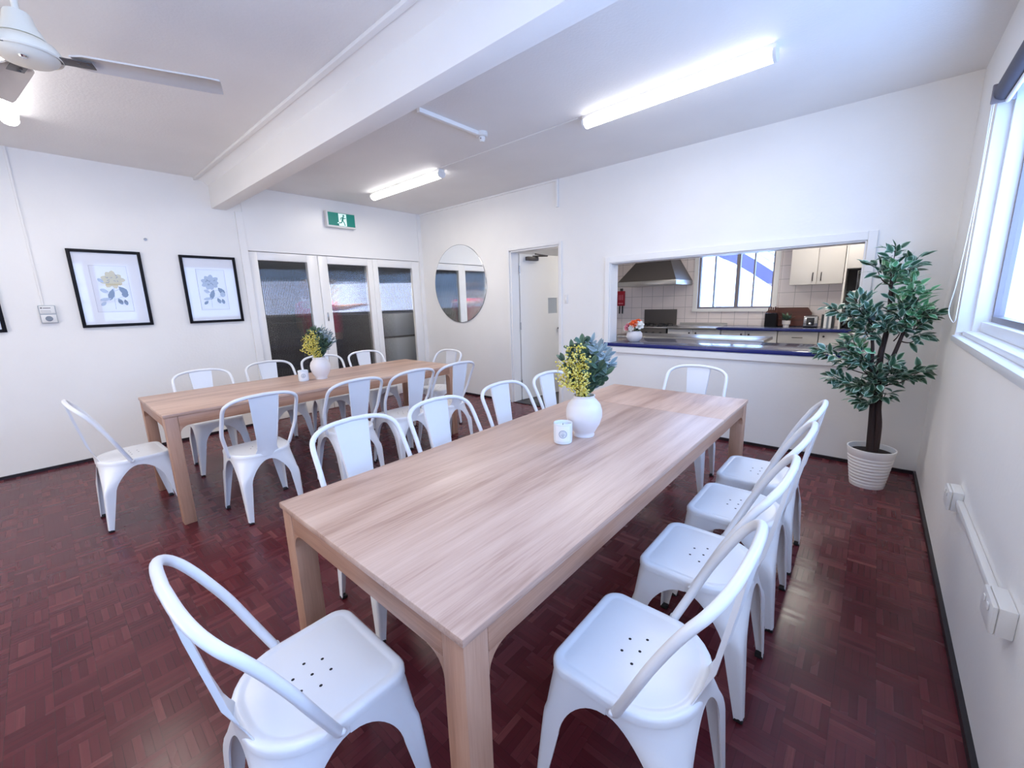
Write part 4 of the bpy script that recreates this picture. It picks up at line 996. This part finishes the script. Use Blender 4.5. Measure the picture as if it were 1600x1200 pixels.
for st, en, spd, n, light in clusters:
    st, en = Vector(st), Vector(en); spd *= .82
    bm = bmesh.new(); mid = (st + en) / 2 + Vector((0, 0, -.03)); pts = catmull([st, mid, en], 6)
    tube(bm, pts, [.0045 - .0028 * i / 12 for i in range(13)], 6); br_ = obj('branch', bm, M['trunk'], fc)
    bm, ly = leaf_bm(); ax = (en - st).normalized()
    for k in range(int(n * 1.25)):
        q = st.lerp(en, rnd(.35, 1.04)); off = Vector((rnd(-1, 1), rnd(-1, .8), rnd(-.7, .7))).normalized() * rnd(.0, spd)
        d = ax * .7 + off.normalized() * rnd(.4, 1) + Vector((0, 0, rnd(-.55, .25)))
        leaf_into(bm, ly, q + off, d, (rnd(-.6, .6), rnd(-1, .1), 1), rnd(.055, .08), rnd(.032, .046), rnd(.1, .35))
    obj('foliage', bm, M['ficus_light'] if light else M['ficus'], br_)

# ------------------------------------------------------------------ wall fittings
def framed_print(label, yc, zc, variant):
    t = thing('framed_print', label, 'picture', (.0, yc, zc), 0, 'black framed botanical prints')
    hw, hh, fw = .253, .354, .026
    obj('frame', boxes(((.001, -hw, -hh), (.026, -hw + fw, hh)), ((.001, hw - fw, -hh), (.026, hw, hh)), ((.001, -hw + fw, -hh), (.026, hw - fw, -hh + fw)), ((.001, -hw + fw, hh - fw), (.026, hw - fw, hh)), bev=.002), M['black'], t)
    obj('mat_board', boxes(((.004, -hw + fw, -hh + fw), (.012, hw - fw, hh - fw))), M['mat'], t, smooth=0)
    pw, ph = .130, .215; l = .0028
    bm = boxes(((.0121, -pw, -ph), (.0124, pw, ph))); obj('print', bm, M['print'], t, smooth=0)
    bm = boxes(((.0125, -pw, -ph), (.0130, -pw + l, ph)), ((.0125, pw - l, -ph), (.0130, pw, ph)), ((.0125, -pw + l, ph - l), (.0130, pw - l, ph)), ((.0125, -pw + l, -ph), (.0130, pw - l, -ph + l))); obj('mat_bevel', bm, M['line'], t, smooth=0)
    cnt_ = [0]
    def petal(bm, y, z, a, ln, wd, x=.0127, mi=0):
        cnt_[0] += 1; x += cnt_[0] * .00008
        d = Vector((0, math.cos(a), math.sin(a))); s = Vector((0, -d.z, d.y)); vs = []
        for q, w in ((0, .1), (.3, .8), (.6, 1), (.88, .6), (1, .1)): vs.append(Vector((x, y, z)) + d * ln * q + s * wd * .5 * w)
        for q, w in ((1, -.1), (.88, -.6), (.6, -1), (.3, -.8), (0, -.1)): vs.append(Vector((x, y, z)) + d * ln * q + s * wd * .5 * w)
        f = bm.faces.new([bm.verts.new(v) for v in vs]); f.material_index = mi
    def stroke(bm, pts, w=.003, x=.0126):
        for (a, b_), (c_, d_) in zip(pts, pts[1:]):
            dv = Vector((0, c_ - a, d_ - b_)).normalized(); s = Vector((0, -dv.z, dv.y)) * w / 2
            bm.faces.new([bm.verts.new(v) for v in (Vector((x, a, b_)) - s, Vector((x, c_, d_)) - s, Vector((x, c_, d_)) + s, Vector((x, a, b_)) + s)])
    random.seed(40 + variant)
    fy, fz = (.015, .085) if variant == 0 else (-.015, .075)
    bm = bmesh.new()
    for ring, cnt, r in ((0, 9, .085), (1, 8, .062), (2, 6, .040)):
        for k in range(cnt): petal(bm, fy, fz, 2 * PI * k / cnt + ring * .35 + rnd(-.1, .1), r * rnd(.85, 1.1), r * .62, .0127 + ring * .0002, 0)
    for k in range(10): petal(bm, fy + rnd(-.04, .04), fz + rnd(-.03, .03), rnd(0, 6.28), rnd(.015, .03), .006, .0135, 1)
    obj('flower', bm, [M['ink_yellow'] if variant == 0 else M['ink_pale'], M['ink_brown'] if variant == 0 else M['ink_grey']], t, smooth=0)
    bm = bmesh.new()
    stroke(bm, [(fy, fz - .06), (fy - .002, -.02), (fy - .012, -.10), (fy - .016, -.19)]); stroke(bm, [(fy - .002, -.02), (.06, .0)]); stroke(bm, [(fy - .01, -.06), (-.07, -.03)]); stroke(bm, [(fy - .012, -.10), (.07, -.07)])
    obj('plant_stem', bm, M['ink_pale'], t, smooth=0)
    bm = bmesh.new()
    for y, z, a, ln, wd in ((.05, .02, -.9, .085, .05), (.085, -.02, -1.6, .06, .05), (.005, .0, -1.9, .11, .045), (-.03, -.03, 2.7, .06, .035), (-.05, .06, 2.4, .05, .03), (-.02, -.09, 3.3, .08, .03), (.03, -.09, -1.2, .06, .035), (.075, -.10, -1.4, .055, .03), (-.06, -.12, -2.4, .05, .03)):
        petal(bm, y, z, a, ln, wd, .0128, 0 if rnd(0, 1) < .65 else 1)
    obj('plant_leaves', bm, [M['ink_grey'], M['ink_pale']], t, smooth=0)
framed_print('black framed print of a pale yellow flower with grey leaves', -3.678, 1.610, 0)
framed_print('black framed botanical print beside the upright board of the glazed doors', -2.870, 1.604, 1)
framed_print('black framed print cut off by the left edge of the photo', -4.633, 1.605, 2)
# control panel with its cable cover
cp = thing('wall_control', 'small white control box with a grey dial on the left wall', 'control box', (0, -4.126, 1.39))
obj('housing', boxes(((.0, -.052, -.078), (.032, .052, .078)), bev=.005), M['panel_grey'], cp)
obj('upper_plate', boxes(((.0325, -.046, .006), (.036, .046, .072)), bev=.002), M['plastic'], cp)
obj('lower_plate', boxes(((.0325, -.046, -.072), (.036, .046, -.004)), bev=.002), M['plastic'], cp)
obj('print_line', boxes(((.0361, -.040, .050), (.0365, -.028, .060)), ((.0361, -.024, .051), (.0365, .022, .057)), ((.0361, -.040, .030), (.0365, .02, .032)), ((.0361, -.040, .018), (.0365, .02, .020))), M['steel_dark'], cp, smooth=0)
bm = bmesh.new(); lathe(bm, [(.023, .0362), (.021, .046), (.001, .047)], (0, 0, -.038), 24, 0, 'X'); obj('dial', bm, M['grey_print'], cp)
tag(obj('cable_cover', boxes(((0, -4.152, 1.4685), (.012, -4.136, H)), bev=.003), M['wall'], None), 'thin white cable cover rising from the control box to the ceiling', 'cable cover')
bm = bmesh.new(); lathe(bm, [(.014, 0), (.013, .012), (.001, .014)], (0, -3.36, 2.09), 16, 0, 'X'); tag(obj('wall_button', bm, M['ink_pale']), 'tiny pale wall fixing between and above the two framed prints', 'wall fixing')
# exit sign
ex = thing('exit_sign', 'green exit sign with white running figure above the sliding doors', 'exit sign', (.012, -1.325, 2.505))
obj('housing', boxes(((0, -.205, -.10), (.065, .195, .10)), bev=.006), M['plastic'], ex)
obj('green_face', boxes(((.0655, -.182, -.078), (.068, .185, .082))), M['exit_green'], ex, smooth=0)
obj('doorway_symbol', boxes(((.0681, -.042, -.076), (.069, .066, .076))), M['exit_white'], ex, smooth=0)
bm = bmesh.new(); X = .0696
def poly(bm, pts, mi=0, x=X): f_ = bm.faces.new([bm.verts.new((x, y, z)) for y, z in pts]); f_.material_index = mi
def limb(bm, pts, w, mi=0, x=X):
    for (a, b_), (c_, d_) in zip(pts, pts[1:]):
        dv = Vector((c_ - a, d_ - b_)).normalized(); s = Vector((-dv.y, dv.x)) * w / 2; dv *= w * .3
        poly(bm, [(a - s.x - dv.x, b_ - s.y - dv.y), (c_ - s.x + dv.x, d_ - s.y + dv.y), (c_ + s.x + dv.x, d_ + s.y + dv.y), (a + s.x - dv.x, b_ + s.y - dv.y)], mi, x)
poly(bm, [(.028 + .013 * math.cos(a), .053 + .013 * math.sin(a)) for a in [2 * PI * k / 16 for k in range(16)]])
limb(bm, [(.020, .032), (.008, -.008)], .024); limb(bm, [(.022, .030), (.042, .018), (.054, .026)], .009); limb(bm, [(.014, .032), (-.010, .022), (-.018, .002)], .009)
limb(bm, [(.010, -.010), (.030, -.032), (.040, -.066)], .012); limb(bm, [(.006, -.010), (-.008, -.036), (-.038, -.040)], .012)
obj('running_figure', bm, M['exit_green'], ex, smooth=0)
bm = bmesh.new(); limb(bm, [(-.044, -.041), (-.058, -.041)], .012, 0, .0690); obj('figure_foot', bm, M['exit_white'], ex, smooth=0)
# mirror
mr = thing('round_mirror', 'large round frameless mirror on the wall beside the kitchen door', 'mirror', (.862, 0, 1.655))
bm = bmesh.new(); lathe(bm, [(.001, -.014), (.553, -.014)], (0, 0, 0), 96, 0, 'Y', cap=False); obj('mirror_glass', bm, M['mirror'], mr, smooth=0)
bm = bmesh.new(); lathe(bm, [(.553, -.0145), (.558, -.012), (.558, -.001), (.01, -.001)], (0, 0, 0), 96, 0, 'Y', cap=False); obj('mirror_rim', bm, M['mirror_edge'], mr)
# switch by the door
ls = thing('light_switch', 'small white light switch right of the kitchen door', 'switch', (2.735, 0, 1.395))
obj('plate', boxes(((-.022, -.010, -.055), (.022, 0, .055)), bev=.003), M['plastic'], ls)
obj('rocker', boxes(((-.009, -.015, -.018), (.009, -.0102, .018)), bev=.002), M['gloss'], ls)
# conduit on hatch wall
tag(obj('wall_conduit', boxes(((2.600, -.026, 2.445), (2.632, 0, H)), bev=.004), M['gloss']), 'short white conduit dropping from the ceiling on the hatch wall', 'conduit')
# ceiling sensor with conduit
tag(obj('ceiling_conduit', boxes(((2.92, -2.19, H - .03), (2.955, -1.60, H)), bev=.005), M['gloss']), 'white conduit on the ceiling leading to the sensor', 'conduit')
sn = thing('ceiling_sensor', 'small white smoke sensor on the ceiling at the end of its conduit', 'sensor', (2.945, -1.56, H))
bm = bmesh.new(); lathe(bm, [(.047, 0), (.047, -.028), (.040, -.034), (.001, -.034)], (0, 0, 0), 28); obj('base', bm, M['plastic'], sn)
bm = bmesh.new(); lathe(bm, [(.026, -.0345), (.028, -.055), (.018, -.072), (.001, -.074)], (0, 0, 0), 24); obj('detector_head', bm, M['plastic'], sn)
bm = bmesh.new(); blob(bm, (.012, -.026, -.052), .005, 0, 1); obj('indicator', bm, M['black'], sn)
# fluorescent battens
def batten(label, x0, x1, y, rz=0.0):
    t = thing('ceiling_light', label, 'ceiling light', ((x0 + x1) / 2, y, H), rz, 'fluorescent batten lights'); h = (x1 - x0) / 2
    obj('base', boxes(((-h, -.038, -.030), (h, .038, 0)), bev=.003), M['plastic'], t)
    bm = bmesh.new(); pr_ = [(-.044, -.0305)] + [(-.044 * math.cos(a), -.045 - .038 * math.sin(a)) for a in [PI * k / 10 for k in range(11)]] + [(.044, -.0305)]
    prism(bm, pr_, 'X', -h + .018, h - .018); obj('diffuser', bm, M['tube'], t)
    for s in (-1, 1):
        bm = bmesh.new(); prism(bm, [(q * 1.06, (z + .03) * 1.05 - .03) for q, z in pr_], 'X', *sorted((s * (h - .0175), s * h))); obj('end_cap', bm, M['plastic'], t)
batten('bright fluorescent batten light on the ceiling in front of the hatch wall', 3.70, 4.97, -1.225, math.radians(-2))
batten('lit fluorescent batten light farther away near the exit sign', .66, 1.99, -1.19)
batten('lit fluorescent batten light behind the ceiling fan blade', .90, 2.15, -4.10)
kl = thing('ceiling_light', 'kitchen ceiling light above the steel bench', 'ceiling light', (5.12, 2.0, H), PI / 2, 'fluorescent batten lights')
obj('base', boxes(((-.6, -.05, -.03), (.6, .05, 0)), bev=.003), M['plastic'], kl); obj('diffuser', boxes(((-.58, -.055, -.075), (.58, .055, -.0305)), bev=.012), M['tube'], kl)
# ceiling fan
FX, FY, FZ = 2.905, -4.07, 2.385
fn_ = thing('ceiling_fan', 'cream ceiling fan with grey blades in the upper left', 'fan', (FX, FY, H))
Zf = FZ - H
bm = bmesh.new(); tube(bm, [(0, 0, 0), (0, 0, Zf + .16)], .011, 16); lathe(bm, [(.055, 0), (.055, -.02), (.03, -.06), (.012, -.065)], (0, 0, 0), 24); obj('down_rod', bm, M['beige'], fn_)
bm = bmesh.new(); lathe(bm, [(.012, Zf + .150), (.036, Zf + .150), (.040, Zf + .142), (.048, Zf + .108), (.066, Zf + .075), (.070, Zf + .062), (.001, Zf + .06)], (0, 0, 0), 40); obj('motor_cover', bm, M['beige'], fn_)
bm = bmesh.new(); lathe(bm, [(.068, Zf + .0595), (.092, Zf + .045), (.106, Zf + .022), (.108, Zf + .008), (.104, Zf + .002), (.098, Zf + .006), (.090, Zf - .004), (.075, Zf - .016), (.05, Zf - .024), (.001, Zf - .026)], (0, 0, 0), 48); obj('motor_housing', bm, M['beige'], fn_)
bm = bmesh.new(); lathe(bm, [(.014, -.0), (.010, -.006), (.001, -.007)], (.055, -.012, Zf - .022), 12); obj('cap_screw', bm, M['chrome'], fn_)
for a in (69, 189, 309):
    A = math.radians(a); rot = Matrix.Rotation(A, 4, 'Z') @ Matrix.Rotation(math.radians(-4), 4, 'X')
    bm = bmesh.new(); n = 12; up, dn = [], []
    for k in range(n + 1):
        r = .135 + (.640 - .135) * k / n; hw = .052 + .010 * k / n
        if k == 0: hw = .036
        if k == n: hw = .056
        for lst, dz in ((up, .0035), (dn, -.0035)):
            lst.append([bm.verts.new(Vector((r, y, dz + .012 * (1 - (y / hw) ** 2)))) for y in (-hw, -hw * .5, 0, hw * .5, hw)])
    for k in range(n):
        for i in range(4):
            bm.faces.new((up[k][i], up[k + 1][i], up[k + 1][i + 1], up[k][i + 1])); bm.faces.new((dn[k][i + 1], dn[k + 1][i + 1], dn[k + 1][i], dn[k][i]))
        for i in (0, 4): bm.faces.new((up[k][i], dn[k][i], dn[k + 1][i], up[k + 1][i]) if i == 0 else (up[k + 1][i], dn[k + 1][i], dn[k][i], up[k][i]))
    for k in (0, n):
        for i in range(4): bm.faces.new((up[k][i + 1], dn[k][i + 1], dn[k][i], up[k][i]) if k == 0 else (up[k][i], dn[k][i], dn[k][i + 1], up[k][i + 1]))
    bm.transform(Matrix.Translation((0, 0, Zf + .012)) @ rot)
    bl = obj('blade', bm, M['blade'], fn_, smooth=50)
    bm = boxes(((.085, -.026, -.008), (.20, .026, -.0045)), bev=.001)
    for q in (.155, .182): lathe(bm, [(.006, -.0085), (.005, -.012), (.001, -.0125)], (q, -.008, 0), 10)
    bm.transform(Matrix.Translation((0, 0, Zf + .012)) @ rot)
    obj('blade_bracket', bm, M['steel_dark'], bl)
# sockets on the right wall
def socket_box(label, y, z, hy=.05, hz=.045):
    t = thing('socket_box', label, 'socket', (W, y, z), 0, 'surface mounted socket boxes')
    obj('box', boxes(((-.034, -hy, -hz), (0, hy, hz)), bev=.004), M['plastic'], t)
    obj('cover_plate', boxes(((-.046, -hy + .001, -hz + .001), (-.0345, hy - .001, hz - .001)), bev=.004), M['plastic'], t)
    for s in (-1, 1): obj('rocker', boxes(((-.050, s * .022 - .008, .010), (-.0465, s * .022 + .008, .028)), bev=.0015), M['gloss'], t)
socket_box('white socket box on the right wall nearer the corner', -1.735, .497, .058, .044)
socket_box('larger looking white socket box at the right edge of the photo', -2.62, .512, .062, .042)
tag(obj('wall_trunking', boxes(((W - .022, -2.557, .482), (W, -1.794, .512)), bev=.005), M['plastic']), 'white cable trunking linking the two socket boxes', 'trunking')

# ------------------------------------------------------------------ light
w = bpy.data.worlds.new('World'); scene.world = w; w.use_nodes = True
bg = w.node_tree.nodes['Background']
bg.inputs['Color'].default_value = (.35, .555, 1.0, 1); bg.inputs['Strength'].default_value = 5.2
def portal(name, loc, rot, sx, sy):
    ld = bpy.data.lights.new(name, 'AREA'); ld.shape = 'RECTANGLE'; ld.size = sx; ld.size_y = sy; ld.cycles.is_portal = True
    o = bpy.data.objects.new(name, ld); COL.objects.link(o); o.location = loc; o.rotation_euler = rot
portal('window_portal', (W + .21, (RY0 + RY1) / 2, (RZ0 + RZ1) / 2), (0, PI / 2, 0), RZ1 - RZ0, RY1 - RY0)
portal('kitchen_portal', ((KX0 + KX1) / 2, KY + .13, (KZ0 + KZ1) / 2), (-PI / 2, 0, 0), KX1 - KX0, KZ1 - KZ0)
portal('annex_portal', (-4.22, .77, 1.59), (0, -PI / 2, 0), .78, 4.3)
# the fluorescent tubes as real lamps just below their diffusers, plus added fill lights
def lamp(name, loc, sx, power, col=(1, .935, .83), sy=.09):
    ld = bpy.data.lights.new(name, 'AREA'); ld.shape = 'RECTANGLE'; ld.size = sx; ld.size_y = sy; ld.energy = power; ld.color = col; ld.spread = PI
    o = bpy.data.objects.new(name, ld); COL.objects.link(o); o.location = loc; return o
lamp('batten_lamp_front', (4.335, -1.225, H - .09), 1.2, 6.5)
lamp('batten_lamp_far', (1.325, -1.19, H - .09), 1.2, 9.5)
lamp('batten_lamp_fan', (1.575, -4.10, H - .09), 1.2, 8)
lamp('batten_lamp_near', (4.35, -4.30, H - .09), 1.2, 6)
rl = lamp('rear_fill_light', (2.6, YN + .05, 1.35), 2.2, 34, (1, .95, .90), 1.9); rl.rotation_euler = (math.radians(97), 0, 0)  # added fill behind the camera to brighten the beam; no doorway there
lamp('kitchen_lamp', (5.12, 2.0, H - .09), .09, 14, sy=1.1)
lamp('kitchen_fill_left', (3.2, 1.2, H - .09), 1.1, 11)  # added fill to even out the kitchen light, no fixture here
lamp('annex_fill', (-.40, -1.2, H - .05), .3, 16)  # added fill to brighten the person behind the glass, no fixture

# ------------------------------------------------------------------ camera
cx, cy, cz, yaw, pitch, roll, fpx = 5.5354, -4.2291, 1.3867, .7196, .1981, -.0288, 643.3169
fwd = Vector((-math.sin(yaw) * math.cos(pitch), math.cos(yaw) * math.cos(pitch), -math.sin(pitch)))
r_ = Vector((math.cos(yaw), math.sin(yaw), 0)); u_ = r_.cross(fwd)
r2 = r_ * math.cos(roll) + u_ * math.sin(roll); u2 = -r_ * math.sin(roll) + u_ * math.cos(roll)
cam = bpy.data.cameras.new('Camera'); co = bpy.data.objects.new('Camera', cam); COL.objects.link(co)
cam.sensor_width = 36; cam.lens = fpx / 1600 * 36; cam.clip_start = .02; cam.clip_end = 100
mt = Matrix((( r2.x, u2.x, -fwd.x, cx), (r2.y, u2.y, -fwd.y, cy), (r2.z, u2.z, -fwd.z, cz), (0, 0, 0, 1)))
co.matrix_world = mt
scene.camera = co
scene.view_settings.view_transform = 'Standard'
scene.view_settings.look = 'None'
scene.view_settings.exposure = 0.79
scene.cycles.use_denoising = True
scene.cycles.max_bounces = 14; scene.cycles.transparent_max_bounces = 16; scene.cycles.diffuse_bounces = 6
scene.cycles.sample_clamp_indirect = 8
